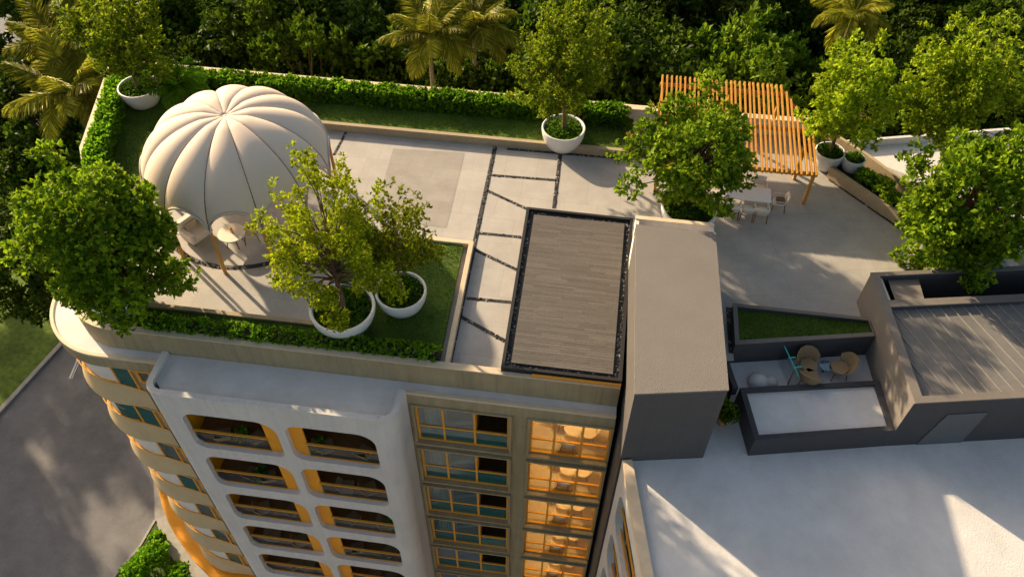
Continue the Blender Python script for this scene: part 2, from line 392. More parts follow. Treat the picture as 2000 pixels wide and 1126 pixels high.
def make_blobs(rng, c, r, nb, br, low=-1., core=.25):
    out = []; c = np.array(c); r = np.array(r)
    gold = PI*(3-5**.5)
    for i in range(nb):
        z = 1-2*(i+.5)/nb
        if z < low: z = low + .3*rng.random()
        a = gold*i+rng.random()*.8; q = math.sqrt(max(0, 1-z*z))
        k = (core+(1-core)*rng.random()**.6)*(1.16 if rng.random() < .3 else .9)
        out.append((c + np.array([q*math.cos(a), q*math.sin(a), z])*r*k, br*(.65+.6*rng.random())))
    return out
def add_tree(name, label, cat, base, c, r, nb, br, nl, ls, leafm, seed, trunk=.12, fork=.35, group=None, barkm=None, limbs=None, up=.25, low=-1., core=.25, wr=.62, loc=None):
    rng = np.random.default_rng(seed)
    t = thing(name, label, cat, base, 0, group)
    B = np.array(base, float); cc = np.array(c, float)-B
    blobs = make_blobs(rng, cc, r, nb, br, low, core); ends = blobs
    if leafm in (LEAF_Y, LEAF_L):   # feathery kinds: sprays instead of clumps
        more = []
        for bc_, b_ in blobs:
            o_ = bc_-cc*np.array([1, 1, .55]); o_ = o_/max(.3, np.linalg.norm(o_)); q_ = rng.uniform(.5, 1.25)
            for (f_, g_) in ((-.75, .75), (0, .7), (.6, .5), (1.05, .34)): more.append((bc_+(o_*.8+np.array([0, 0, .35+.15*rng.normal()])+rng.normal(size=3)*.18)*b_*f_*q_*1.15, b_*g_))
        blobs = more
    mb = MB(); top = cc*np.array([1, 1, 1]) + np.array([0, 0, r[2]*.55])
    tp = []; H = top[2]
    for i in range(9):
        f = i/8; p = np.array([top[0]*f**1.2, top[1]*f**1.2, H*f]) + (rng.normal(size=3)*.06*H*.12*(0 < i))
        tp.append(p)
    tp[0] = np.array([0, 0, -.15])
    tr = [trunk*(1.25 if i == 0 else 1)*(1-.85*i/8) for i in range(9)]
    mb.tube(tp, tr, 9)
    for j, (bc_, b_) in enumerate(ends[:limbs or len(ends)]):
        f = np.clip(fork + (bc_[2]-fork*H)/H*.55 - .05, fork*.9, .93); i = int(f*8); q = tp[i]+(tp[min(i+1, 8)]-tp[i])*(f*8-i)
        md = q*.5+bc_*.5 + np.array([0, 0, .12*np.linalg.norm(bc_-q)]) + rng.normal(size=3)*.08
        rr = max(.012, trunk*.5*(1-f*.7)); mb.tube([q, q*.6+md*.4, md, md*.4+bc_*.6, bc_], [rr, rr*.8, rr*.6, rr*.4, rr*.2], 5)
    mb.build('trunk', barkm or BARK, t, smooth=True, fix=False)
    me = crown_mesh('crown', rng, cc, r, blobs, nl, ls, leafm, up, wr=wr)
    o = bpy.data.objects.new('crown', me); C.objects.link(o); o.parent = t
    return t

# ============================================================ GROUND
g = MB().quad((-400, -300, -28.06), (400, -300, -28.06), (400, 500, -28.06), (-400, 500, -28.06)).build('ground', GROUND); struct(g)
KERB = [at2(0, 808, -28), at2(135, 660, -28)]
kd = Vector((KERB[1][0]-KERB[0][0], KERB[1][1]-KERB[0][1])).normalized()
k0 = Vector(KERB[0])-kd*60; k1 = Vector(KERB[1])+kd*9
road = MB().quad((k0.x, k0.y, -28.02), (60, k0.y, -28.02), (60, k1.y, -28.02), (k1.x, k1.y, -28.02)).build('road', ASPH); struct(road)
gl = Vector((-kd.y, kd.x))*40
struct(MB().quad((k0.x+gl.x, k0.y+gl.y, -28.0), (k0.x, k0.y, -28.0), (k1.x, k1.y, -28.0), (k1.x+gl.x, k1.y+gl.y, -28.0)).build('grass_verge', GRASSG))
struct(MB().wall([tuple(k0), tuple(k1)], .35, -28.05, -27.87).build('kerb', CONC))
# far road at the upper left corner
a, b = Vector(at2(75, -5, -28)), Vector(at2(0, 88, -28)); dd = (b-a).normalized(); a2, b2 = a-dd*40, b+dd*25; nn = Vector((-dd.y, dd.x))
if nn.x > 0: nn = -nn
e_, f_ = a2-nn*4.5, b2-nn*4.5
struct(MB().quad((*e_, -28.0), (*(a2+nn*26), -28.0), (*(b2+nn*26), -28.0), (*f_, -28.0)).build('far_road', ASPH))
struct(MB().prism([tuple(a2), tuple(a2+nn*.5), tuple(b2+nn*.5), tuple(b2)], -28.0, -27.85).build('far_kerb', CONC))
tag(MB().bar((*at2(152, 700, -28), -28.005), (*at2(136, 738, -28), -28.005), .14, .012).bar((*at2(156, 703, -28), -28.005), (*at2(140, 739, -28), -28.005), .07, .012).build('road_marking', PAINT), kind='structure')
isl = [at2(*p, -28) for p in ((304, 1018), (274, 1069), (229, 1120), (180, 1200), (420, 1230), (360, 1126), (341, 1096), (318, 1060), (309, 1030))]
pav = [at2(*p, -28) for p in ((300, 930), (303, 985), (303, 1017), (311, 1060), (335, 1110), (360, 1140), (400, 1260))] + [(-8, 8), (-8, 20), (-26.5, 40), (-29, 30)]
struct(MB().prism(pav, -28.05, -27.9).build('pavement', CONC))
struct(MB().prism(isl, -28.05, -27.86).build('planting_bed', LAWNB))
struct(MB().wall([at2(302, 1016, -28), at2(272, 1068, -28), at2(227, 1120, -28), at2(178, 1200, -28)], .15, -28.05, -27.82).build('bed_kerb', CONC))

# ============================================================ HOTEL BUILDING
hotel = thing('hotel_building', 'tall beige hotel building with white balcony bay and roof garden on top', 'building', (-8, 25, -28))
def part(mb, name, m, parent=hotel, **k):
    off = Vector(parent.location)
    mb.v = [(p[0]-off.x, p[1]-off.y, p[2]-off.z) for p in mb.v]
    return mb.build(name, m, parent, **k)
CC = (-18.3, 19.7)
LEFTSIDE = [(-21.45, 19.7), (-23.25, 26.5), (-25.0, 33.15)]
INN = [(1.95, 17.06), (-17.6, 17.06)] + arc((-17.6, 19.5), 2.44, 270, 180, 12)[1:] + [(-20.3, 21), (-21.7, 24), (-22.95, 26.5)]
body = [(-15.7, 16.62), (-15.7, 22.5), (2.0, 22.5), (2.0, 33.2), (-24.6, 33.2), (-22.8, 26.5), (-21.0, 20.2)] + arc(CC, 2.75, 180, 270, 12) + [(-17, 16.64)]
part(MB().prism(body, -28, -1.1), 'wall', BEIGE)
part(MB().prism([(-15.7, 22.5), (2.0, 22.5), (2.0, 33.2), (-24.6, 33.2), (-22.9, 26.5)] + offset(INN[1:], -.1)[::-1][1:-1] + [(-15.7, 17.16)], -1.1, -.03), 'roof_slab', BEIGE)
# roof over the front rooms
part(MB().box(-15.7, 1.98, 16.92, 22.5, -1.3, -1.12), 'roof_slab', BEIGE)
part(MB().box(-15.69, 1.98, 17.18, 22.49, -1.12, -.03), 'roof_slab', BEIGE)
part(MB().prism([(-26.8, 40), (-28, 33.2), (16, 33.2), (18, 40)], -28, -22, ), 'rear_block', BEIGE) if False else None
# ledge and lip
lip = [(1.95, 16.55), (-15.6, 16.55), (-18.3, 16.55)] + arc(CC, 3.15, 270, 180, 16)[1:] + [(-22.3, 23), (-23.25, 26.5)]
inner = INN
lin = [(1.94, 16.6)] + offset(lip, -.06)[1:-1]
part(MB().prism(lin + inner[:-1][::-1], -1.1, -.84), 'ledge', SLOPE)
part(MB().wall(lip[:1]+[(-6.05, 16.55)], -.13, -1.42, -.78), 'ledge_lip', CREAM)
lp_ = [(-15.76, 16.55)] + lip[2:]
part(MB().wall(lp_, -.13, -1.45, -.78), 'ledge_lip', CREAM, smooth=True)
part(MB().wall(offset(lp_, .004), -.1, -1.5, -.9), 'fascia', BEIGE, smooth=True)
part(MB().wall([(1.95, 16.545), (-6.0, 16.545)], -.1, -1.5, -.9), 'fascia', BEIGE)
# parapets
part(MB().wall(inner[:-3], -.24, -.9, .36), 'parapet', BEIGE, smooth=True)
part(MB().wall(offset(inner[:-3], .02), -.28, .36, .41), 'parapet_cap', CREAM, smooth=True)
P2 = [(-20.06, 19.6), (-20.33, 21), (-21.72, 24), (-23.25, 26.5), (-24.95, 33.0), (-24.7, 33.35), (-24.2, 33.42), (1.95, 33.42), (10.3, 33.6)]
part(MB().wall(P2, -.3, -1.2, .86), 'parapet', WHITE)
part(MB().wall(offset(P2, .03), -.36, .86, .92), 'parapet_cap', CREAM)

# --- curved corner, floor by floor
def cpath(r, n=16, flat=3.1):
    pts = []
    for i in range(5):
        f = i/4; pts.append((-17-1.3*f, CC[1]-(flat*(1-f)+r*f)))
    return pts + arc(CC, r, 270, 172, n)[1:]
LP = 3.0
for k in range(7):
    z = -1.5-LP*k
    rows = []
    for (r, dz) in ((2.86, 0), (2.86, -.12)): rows.append([(x, y, z+dz) for x, y in cpath(r)])
    part(MB().grid(rows), 'window_head', BEIGE, smooth=True)
    prof = [(2.86, -1.72), (2.9, -1.75), (2.93, -1.95), (2.99, -2.25), (3.07, -2.6), (3.15, -2.85), (3.17, -2.95), (3.14, -3.02), (3.0, -3.08), (2.88, -3.12), (2.86, -3.25)]
    prof = [(a_, -1.62+(b_+1.72)*(LP-1.62)/1.53) for a_, b_ in prof]
    part(MB().grid([[(x, y, z+dz) for x, y in cpath(r)] for r, dz in prof]), 'spandrel', SPAND, smooth=True)
    # window band: glass, curtain, frames
    pth = cpath(2.83, 16)
    gl_ = [(x, y) for x, y in pth]
    fr = MB()
    for zz in (z-.14, z-1.6): fr.tube([(x, y, zz) for x, y in cpath(2.87, 16)], .035, 6)
    i0, i1 = (1, 4)
    for i in (i0, i1, 12, 17): fr.bar((*pth[i], z-.14), (*pth[i], z-1.6), .07, .07)
    win = part(fr, 'window', FRAMEO, smooth=True)
    off = hotel.location
    def pane(idx, m, nm, dz0=-.14, dz1=-1.6):
        mb = MB().grid([[(pth[i][0], pth[i][1], z+d) for i in idx] for d in (dz0, dz1)])
        mb.v = [(p[0]-off.x, p[1]-off.y, p[2]-off.z) for p in mb.v]; mb.build(nm, m, win, smooth=True)
    if k == 1: pane(range(1, 9), GLASST, 'pane'); pane(range(8, 13), CURT, 'curtain')
    else: pane(range(1, 5), [GLASSB, GLASST][k % 3 == 0], 'pane'); pane(range(4, 13), CURT, 'curtain')
    pane(range(12, 21), GLASSB, 'pane')
    rail = MB().tube([(x, y, z-1.25) for x, y in cpath(2.99, 16)[4:]], .022, 6)
    part(rail, 'hand_rail', FRAMEO, smooth=True)
    # small window on the flat wall beside the bay
    sw = MB(); x0, x1, zt, zb = -17.0+.05, -15.9, z-.05, z-.78
    for a_, b_ in (((x0, zt), (x1, zt)), ((x0, zb), (x1, zb))): sw.box(a_[0], b_[0], 16.53, 16.66, a_[1]-.045, a_[1]+.045)
    for xx in (x0, (x0+x1)/2, x1): sw.box(xx-.045, xx+.045, 16.535, 16.65, zb+.046, zt-.046)
    ww = part(sw, 'window', FRAMEO)
    mb = MB().quad((x0, 16.6, zb), (x1, 16.6, zb), (x1, 16.6, zt), (x0, 16.6, zt)); mb.v = [(p[0]-off.x, p[1]-off.y, p[2]-off.z) for p in mb.v]
    mb.build('pane', [GLASSB, GLASST][k % 2], ww)
# orange canopy over the entrance
oc = [at2(303, 900, -22.5), at2(304, 925, -22.5), at2(309, 957, -22.5), at2(317, 988, -22.5), at2(328, 1018, -22.5), at2(343, 1045, -22.5), at2(360, 1070, -22.5), at2(380, 1095, -22.5), at2(404, 1119, -22.5), at2(430, 1140, -22.5), (-18.2, 15.6), (-15.5, 14.9)]
part(MB().prism([at2(306, 830, -22.5), at2(303, 870, -22.5)] + oc + [(-15.5, 18), (-20, 21), (-22.5, 27)], -22.9, -22.5), 'canopy', ORANGE)
part(MB().wall([(-15.2, 16.3), (-19.0, 16.4), (-22, 18.4), (-23.4, 21), (-23.6, 26)], -.2, -28, -22.85), 'ground_floor_wall', BEIGE)

# --- front wall with two window columns
XL = (-5.75, -2.03); XR = (-1.22, 1.93)
holes = []
NR = 7
for k in range(NR):
    zt = -1.58-3.24*k; zb = zt-2.66
    holes.append([(XL[0], zb), (XL[1], zb), (XL[1], zt), (XL[0], zt)])
    holes.append([(XR[0]+.0, zb), (XR[1]-.03, zb), (XR[1]-.03, zt), (XR[0], zt)])
MX = Matrix(((1, 0, 0, 0), (0, 0, 1, 16.62), (0, 1, 0, 0), (0, 0, 0, 1)))
part(MB().plate([(-6.06, -28), (1.98, -28), (1.98, -1.3), (-6.06, -1.3)], holes, .28, MX), 'front_wall', BEIGE)
off = hotel.location
def sub(mb, name, m, parent, **k):
    mb.v = [(p[0]-off.x, p[1]-off.y, p[2]-off.z) for p in mb.v]; return mb.build(name, m, parent, **k)
def room(x0, x1, y0, y1, zb, zt, nm, mw, mf):
    part(MB().quad((x0, y1, zb), (x1, y1, zb), (x1, y1, zt), (x0, y1, zt)).quad((x0, y0, zb), (x0, y1, zb), (x0, y1, zt), (x0, y0, zt)).quad((x1, y1, zb), (x1, y0, zb), (x1, y0, zt), (x1, y1, zt)).quad((x0, y0, zt), (x0, y1, zt), (x1, y1, zt), (x1, y0, zt)), nm, mw)
    part(MB().quad((x0, y0, zb), (x1, y0, zb), (x1, y1, zb), (x0, y1, zb)), 'room_floor', mf)
for k in range(NR):
    zt = -1.58-3.24*k; zb = zt-2.66; zm = zt-1.62
    for (x0, x1, vs, col) in ((*XL, (-4.67, -3.42), 0), (XR[0], XR[1]-.03, (-.25, .83), 1)):
        # proud surround, split at the corners
        sr = MB(); q = .1
        sr.box(x0-q, x1+(q if col == 0 else .03), 16.47, 16.618, zt, zt+q); sr.box(x0-q, x1+(q if col == 0 else .03), 16.44, 16.618, zb-q, zb)
        sr.box(x0-q, x0, 16.475, 16.618, zb, zt)
        if col == 0: sr.box(x1, x1+q, 16.475, 16.618, zb, zt)
        part(sr, 'window_surround', BEIGE)
        fr = MB()
        for xx in (x0+.045, *vs, x1-.045): fr.box(xx-.045, xx+.045, 16.66, 16.74, zb+.09, zt-.09)
        fr.box(x0, x1, 16.655, 16.745, zt-.09, zt); fr.box(x0, x1, 16.655, 16.745, zb, zb+.09)
        cuts = [x0+.09, vs[0]-.045, vs[0]+.045, vs[1]-.045, vs[1]+.045, x1-.09]
        for i in range(3): fr.box(cuts[2*i], cuts[2*i+1], 16.665, 16.735, zm-.04, zm+.04)
        wn = part(fr, 'window', FRAMEO)
        if col == 1:
            sub(MB().quad((x0, 16.7, zb), (x1, 16.7, zb), (x1, 16.7, zt), (x0, 16.7, zt)), 'pane', GLASS, wn)
        else:
            sub(MB().quad((x0, 16.7, zm), (vs[1], 16.7, zm), (vs[1], 16.7, zt), (x0, 16.7, zt)), 'pane', GLASSB, wn); sub(MB().quad((x0, 16.7, zb), (vs[1], 16.7, zb), (vs[1], 16.7, zm), (x0, 16.7, zm)), 'pane', GLASSL, wn)
            sub(MB().quad((vs[1], 16.7, zb), (x1, 16.7, zb), (x1, 16.7, zm), (vs[1], 16.7, zm)), 'balustrade', GLASST, wn)
    room(-5.75, -3.44, 16.91, 20.6, zb-.02, zt+.1, 'room_wall', INTD, INTD)
    part(MB().grid([[(-5.55+.9*i/24, 17.15+.05*math.sin(i*1.7), z_) for i in range(25)] for z_ in (zb+.05, zt-.05)]), 'curtain', CURT, smooth=True)
    part(MB().box(-3.5, -3.45, 16.95, 18.6, zb, zt), 'partition_lining', CURT)
    room(-3.36, -2.0, 16.91, 18.9, zb-.02, zt+.1, 'balcony_lining', BALC, BALC)
    part(MB().box(-3.435, -3.365, 16.9, 18.9, zb, zt+.1), 'partition', ORANGE)
    room(-1.25, 1.94, 16.91, 20.4, zb-.02, zt+.1, 'room_wall', INTW, INTF)
    # lamp in the lit room
    lt = thing('ceiling_light', 'round warm ceiling lamp lit in the %s room of the right window column' % ORD[k], 'lamp', (.35, 18.6, zt+.06), 0, 'ceiling lamps in the lit rooms')
    MB().lathe([(.0, -.05), (.28, -.05), (.3, 0), (.0, 0)], 24).build('lamp_shade', LAMP, lt)
    pl = bpy.data.lights.new('room_lamp', 'POINT'); pl.energy = [46, 54, 50, 44, 56, 48, 50][k]; pl.color = (1, .64, .22); pl.shadow_soft_size = .25
    po = bpy.data.objects.new('room_lamp', pl); C.objects.link(po); po.parent = lt; po.location = (0, -.2, -.25)

# --- white bay with rounded balcony openings
BAYL, BAYR = (-14.62, -10.9), (-10.52, -6.98)
holes = []
for k in range(7):
    zt = -1.8-3.26*k; zb = zt-2.55
    holes.append(rrect(BAYL[0], BAYL[1], zb, zt, .6, 7, [.5, .3, .85, .55])); holes.append(rrect(BAYR[0], BAYR[1], zb, zt, .6, 7, [.5, .35, .75, .55]))
MXB = Matrix(((1, 0, 0, 0), (0, 0, 1, 15.1), (0, 1, 0, 0), (0, 0, 0, 1)))
bay = part(MB().plate([(-15.15, -28), (-6.7, -28), (-6.7, -.62), (-15.15, -.62)], holes, .24, MXB), 'bay_front', WHITE)
cornL = arc((-15.15, 15.7), .6, 270, 180, 10)+[(-15.75, 17.04)]
cornR = [(-6.7, 15.1)]+arc((-6.7, 15.75), .65, 270, 360, 10)[1:]+[(-6.05, 16.3), (-5.98, 16.54)]
part(MB().wall(cornL, -.24, -28, -.62), 'bay_side', WHITE, smooth=True)
part(MB().wall(cornR, .22, -28, -.62), 'bay_side', WHITE, smooth=True)
part(MB().prism([(-15.5, 17.055), (-15.5, 15.75), (-15.1, 15.33), (-6.75, 15.33), (-6.29, 15.75), (-6.2, 16.7), (-6.2, 17.055)], -1.2, -.832), 'bay_roof', SLOPE)
for k in range(7):
    zt = -1.8-3.26*k; zb = zt-2.55
    for j, (x0, x1) in enumerate((BAYL, BAYR)):
        # timber lined balcony behind the opening
        a0, a1 = (x0-.25, -10.73) if j == 0 else (-10.69, -6.6)
        part(MB().quad((a0, 17.3, zb-.3), (a1, 17.3, zb-.3), (a1, 17.3, zt+.3), (a0, 17.3, zt+.3)).quad((a1, 17.3, zb-.3), (a1, 15.34, zb-.3), (a1, 15.34, zt+.3), (a1, 17.3, zt+.3)).quad((a0, 15.34, zt+.3), (a1, 15.34, zt+.3), (a1, 17.3, zt+.3), (a0, 17.3, zt+.3)), 'balcony_wall', BALC)
        part(MB().quad((a0, 15.34, zb-.05), (a1, 15.34, zb-.05), (a1, 17.3, zb-.05), (a0, 17.3, zb-.05)), 'balcony_floor', BALC)
        part(MB().quad((a0, 15.345, zb-.3), (a0, 15.345, zt+.3), (a0, 17.3, zt+.3), (a0, 17.3, zb-.3)), 'balcony_cheek', ORANGE)
        # orange panel set into the side of the opening nearest the middle
        if j == 0: pp = [(-11.58, zb-.1)]+[(-10.72, zb-.1), (-10.72, zt+.1), (-12.4, zt+.1)]+arc((-12.4, zt-.75), .82, 90, 0, 8)
        else: pp = [(-9.95, zb-.1), (-10.68, zb-.1), (-10.68, zt+.1), (-9.3, zt+.1)]+arc((-9.35, zt-.6), .6, 90, 180, 8)
        MXo = Matrix(((1, 0, 0, 0), (0, 0, 1, 15.345), (0, 1, 0, 0), (0, 0, 0, 1)))
        part(MB().plate(pp, [], .06, MXo), 'orange_panel', ORANGE)
        ra, rb = (x0+.02, -11.55) if j == 0 else (-9.98, x1-.02)
        part(MB().bar((ra, 15.3, zb+1.0), (rb, 15.3, zb+1.0), .09, .05).bar((ra+.1, 15.3, zb+.06), (rb-.05, 15.3, zb+.06), .05, .06), 'hand_rail', FRAMEO)
        part(MB().quad((ra, 15.3, zb+.1), (rb, 15.3, zb+.1), (rb, 15.3, zb+.97), (ra, 15.3, zb+.97)), 'balustrade', GLASSG)
        dz = MB().box(ra+.5, rb-.5, 17.24, 17.29, zt-.9, zt-.2); part(dz, 'glazed_door', GLASSB)
        part(MB().box(ra+.5, rb-.5, 17.235, 17.285, zt-.96, zt-.905), 'door_rail', CURT)

# ============================================================ TERRACE
fl = [(-17.6, 17.25), (1.99, 17.25), (2.0, 22.7), (5.1, 22.7), (5.15, 19.0), (6.2, 19.2), (6.2, 21.2), (11.4, 21.2), (11.4, 22.7), (18, 24), (19, 29), (10.4, 33.4), (-24.3, 33.2), (-22.8, 26.5), (-20.2, 21), (-19.9, 19.5)] + arc((-17.6, 19.5), 2.26, 180, 270, 8)[1:-1]
struct(MB().prism(fl, -.03, 0).build('terrace_floor', PAVE))
pw = [(5.0, 22.75), (5.15, 19.05), (6.15, 19.2), (6.15, 21.5), (11.3, 21.5), (11.2, 22.7), (18, 24.05), (17, 25), (13.6, 27.75), (11, 30.55), (3.5, 30.55), (2.8, 27.2)]
struct(MB().quad(*[(x, y, .004) for x, y in pw]).build('wing_terrace_paving', PAVEW))
struct(MB().quad(*[(*at2(*p, 0), .005) for p in ((768, 290), (908, 299), (872, 446), (728, 425))]).build('dark_paving_panel', PAVE2))
# gravel strips
strips = [([(967, 287), (877, 712)], .2), ([(1095, 297), (1082, 407)], .18), ([(960, 342), (1086, 352)], .15), ([(951, 372), (1029, 408)], .15), ([(934, 455), (1018, 463)], .15),
          ([(928, 488), (1010, 527)], .15), ([(911, 582), (998, 590)], .15), ([(898, 617), (985, 665)], .17), ([(676, 258), (652, 303)], .13), ([(990, 291), (1205, 309)], .14), ([(1620, 350), (1757, 445)], .2), ([(1426, 600), (1432, 690)], .35)]
ring = [(-14.7+3.95*math.cos(R(a)), 24.9+3.95*math.sin(R(a))) for a in range(-140, -55, 4)]
prn = np.random.default_rng(5); PV, PF, PV2, PF2 = [], [], [], []
def scatter_pebbles(p0, p1, wd, z, dens=90):
    p0, p1 = Vector(p0), Vector(p1); L = (p1-p0).length; d = (p1-p0)/L; n_ = Vector((-d.y, d.x))
    for i in range(int(L*wd*dens)+1):
        c = p0+d*(prn.random()*L)+n_*((prn.random()-.5)*(wd-.05)); s = .025+.035*prn.random(); a = prn.random()*6.28
        V, Fc = (PV, PF) if prn.random() < .8 else (PV2, PF2)
        b = len(V); ca, sa = math.cos(a)*s*1.3, math.sin(a)*s*1.3
        V += [(c.x+ca, c.y+sa, z), (c.x-sa*.8, c.y+ca*.8, z), (c.x-ca, c.y-sa, z), (c.x+sa*.8, c.y-ca*.8, z), (c.x, c.y, z+s*.8)]
        Fc += [(b, b+1, b+4), (b+1, b+2, b+4), (b+2, b+3, b+4), (b+3, b, b+4)]
for pts, wd in strips:
    a, b = Vector(at2(*pts[0], 0)), Vector(at2(*pts[1], 0)); n_ = Vector((-(b-a).y, (b-a).x)).normalized()*wd/2
    struct(MB().quad((*(a-n_), .009), (*(b-n_), .009), (*(b+n_), .009), (*(a+n_), .009)).build('gravel_strip', PEBB))
    scatter_pebbles(a, b, wd, .01)
struct(MB().grid([[(x, y, .01) for x, y in ring], [(-14.7+(x+14.7)*.94, 24.9+(y-24.9)*.94, .01) for x, y in ring]]).build('gravel_strip', PEBB))
for i in range(len(ring)-1): scatter_pebbles([-14.7+(ring[i][0]+14.7)*.97, 24.9+(ring[i][1]-24.9)*.97], [-14.7+(ring[i+1][0]+14.7)*.97, 24.9+(ring[i+1][1]-24.9)*.97], .22, .011)
# curbs and lawns
def curb(path, h, label, th=.22, m=SANDY, z0=-.02):
    o = MB().wall(path, th, z0, h).build('garden_curb', m, bevel=.015); return tag(o, label, 'curb', 'low garden curbs')
curb([(1.9, 30.45), (-18.6, 30.45), (-19.2, 29.6), (-19.9, 27), (-20.0, 22.5)], .42, 'long sand coloured curb along the back lawn', -.22)
curb([(-9.95, 18.62), (-17.4, 18.62)], .3, 'straight sand curb edging the narrow lawn below the dome', .2)
curb([(-9.95, 18.62), (-9.95, 23.55), (-4.72, 23.55), (-4.6, 17.3)], .3, 'pale L shaped curb round the lawn with two bowl planters', .2, CREAM)
lawnz = []
def lawn(poly, z, holes=()):
    mb = MB().prism(poly, -.02, z); struct(mb.build('lawn', LAWNB)); lawnz.append((poly, z))
lawn([(1.9, 30.67), (1.9, 33.12), (-24.6, 33.12), (-24.2, 31.5), (-22.9, 26.5), (-21.4, 24), (-20.8, 22.5), (-20.02, 22.5), (-19.92, 27), (-19.25, 29.7), (-18.6, 30.67)], .3)
lawn([(-17.4, 17.3), (-4.82, 17.3), (-4.95, 23.53), (-9.75, 23.53), (-9.75, 18.6), (-17.4, 18.6)], .2)
def inside(poly, x, y):
    r = np.zeros(len(x), bool); n = len(poly); j = n-1
    for i in range(n):
        xi, yi = poly[i]; xj, yj = poly[j]
        r ^= ((yi > y) != (yj > y)) & (x < (xj-xi)*(y-yi)/(yj-yi+1e-12)+xi); j = i
    return r
def grass_on(polys, seed, dens=150):
    rng = np.random.default_rng(seed); Pl = []
    for poly, z in polys:
        xs = [p[0] for p in poly]; ys = [p[1] for p in poly]; n = int((max(xs)-min(xs))*(max(ys)-min(ys))*dens)
        x = rng.uniform(min(xs), max(xs), n); y = rng.uniform(min(ys), max(ys), n); k = inside(poly, x, y)
        Pl.append(np.stack([x[k], y[k], np.full(k.sum(), z)], 1))
    P = np.concatenate(Pl); n = len(P)
    D = unit(rng, n)*.6+np.array([0, 0, .75]); L = .05+.07*rng.random(n)
    return leaves_mesh('grass', P, D, unit(rng, n), L, L*.35, GRASS)
# front curtain of hedges
def hedge(path, wd, h, z, label, seed, dens=330, ls=.19, m=LEAF_H):
    rng = np.random.default_rng(seed); t = thing('hedge', label, 'hedge', (path[0][0], path[0][1], z), 0, 'clipped hedges along the parapet')
    O = Vector(t.location); P_, Nn = [], []; core = MB()
    for i in range(len(path)-1):
        a, b = Vector(path[i]), Vector(path[i+1]); L = (b-a).length; d = (b-a)/L; nn_ = Vector((-d.y, d.x))
        n = int(L*(wd+2*h)*dens/5)
        u = rng.random(n)*L; q = rng.random(n)*(wd+2*h)
        lump = 1+.18*np.sin(u*2.3+seed)+.14*np.sin(u*5.1+1.3*seed)+.1*rng.normal(size=n)
        s_ = np.where(q < h, -wd/2, np.where(q > h+wd, wd/2, q-h-wd/2))*(.9+.12*lump*.8)
        zz = np.where(q < h, q, np.where(q > h+wd, 2*h+wd-q, h))*(.82+.18*lump)
        base = np.array([a.x, a.y])[None]+u[:, None]*np.array([d.x, d.y])+s_[:, None]*np.array([nn_.x, nn_.y])
        P_.append(np.concatenate([base, zz[:, None]], 1))
        on = np.where((q < h)[:, None], np.array([-nn_.x, -nn_.y, .35]), np.where((q > h+wd)[:, None], np.array([nn_.x, nn_.y, .35]), np.array([0, 0, 1.])))
        Nn.append(on)
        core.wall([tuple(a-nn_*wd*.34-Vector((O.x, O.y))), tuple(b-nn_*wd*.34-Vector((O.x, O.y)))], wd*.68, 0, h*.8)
    P_ = np.concatenate(P_); Nn = np.concatenate(Nn); P_[:, 0] -= O.x; P_[:, 1] -= O.y
    P_ = np.repeat(P_, 5, 0); Nn = np.repeat(Nn, 5, 0); n = len(P_)
    D = Nn*.6+unit(rng, n)*.8; L = ls*(.6+.7*rng.random(n))
    me = leaves_mesh('foliage', P_+unit(rng, n)*.05, D, Nn*.4+unit(rng, n), L, L*.7, m)
    o = bpy.data.objects.new('foliage', me); C.objects.link(o); o.parent = t
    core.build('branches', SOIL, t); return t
hedge([(-23.9, 32.6), (1.6, 32.75)], .75, .75, .3, 'long bright green hedge along the back parapet', 1)
hedge([(-24.0, 32.1), (-22.35, 26.2), (-21.1, 23.4)], .75, .8, .3, 'short green hedge along the left parapet beside the palms', 2)
hedge([(-16.2, 17.55), (-4.85, 17.6)], .5, .46, .2, 'low green hedge along the front parapet above the balcony bay', 3, ls=.13)

# ============================================================ DECK
dk = thing('timber_deck', 'raised dark framed deck of weathered grey brown boards', 'deck', (-.2, 21.5, 0))
x0, x1, y0, y1 = -2.52-.0, 2.06, 17.2, 25.8
q = [(-2.45, 17.2), (1.98, 17.2), (2.09, 25.75), (-2.53, 25.8)]
qi = [(-2.33, 17.32), (1.86, 17.32), (1.97, 25.63), (-2.41, 25.68)]
qq = [(-2.11, 17.5), (1.64, 17.5), (1.74, 25.4), (-2.17, 25.44)]
part(MB().prism(q, .28, .64, [qi]), 'frame', BLACK, dk)
part(MB().prism(qi, .28, .5), 'gravel_bed', PEBB, dk)
bm_ = MB(); rb = random.Random(8); yy = 17.5
while yy < 25.35:
    y2 = yy+.118; f0 = (yy-17.5)/7.9; xa, xb = -2.11-.06*f0, 1.64+.1*f0; xx = xa; first = True
    while xx < xb-.01:
        L_ = rb.uniform(.25, 1.5) if first else rb.uniform(.9, 1.9); first = False; x2 = min(xb, xx+L_)
        if xb-x2 < .15: x2 = xb
        bm_.box(xx+.002, x2-.002, yy+.003, y2-.003, .5, .597+rb.uniform(-.003, .003)); xx = x2
    yy = y2
part(bm_, 'boards', DECKM, dk, fix=False)
part(MB().box(-2.3, 1.85, 17.5, 25.5, 0, .28), 'base', DARK, dk)
for i in range(4):
    a, b = Vector(qi[i]), Vector(qi[(i+1) % 4]); c = Vector((-.2, 21.5)); a = a+(c-a)*.03; b = b+(c-b)*.03
    scatter_pebbles(a, b, .2, .505, 130)
part(MB().box(-1.3, 1.9, 17.1, 17.16, .42, .53).box(1.9, 1.96, 17.08, 17.18, .2, .53), 'light_strip', FRAMEO, dk)
o = MB(); o.v, o.f = PV, PF; tag(o.build('pebbles', PEBB, fix=False), 'black pebbles lying in the narrow drainage strips of the terrace', 'pebbles', kind='stuff')
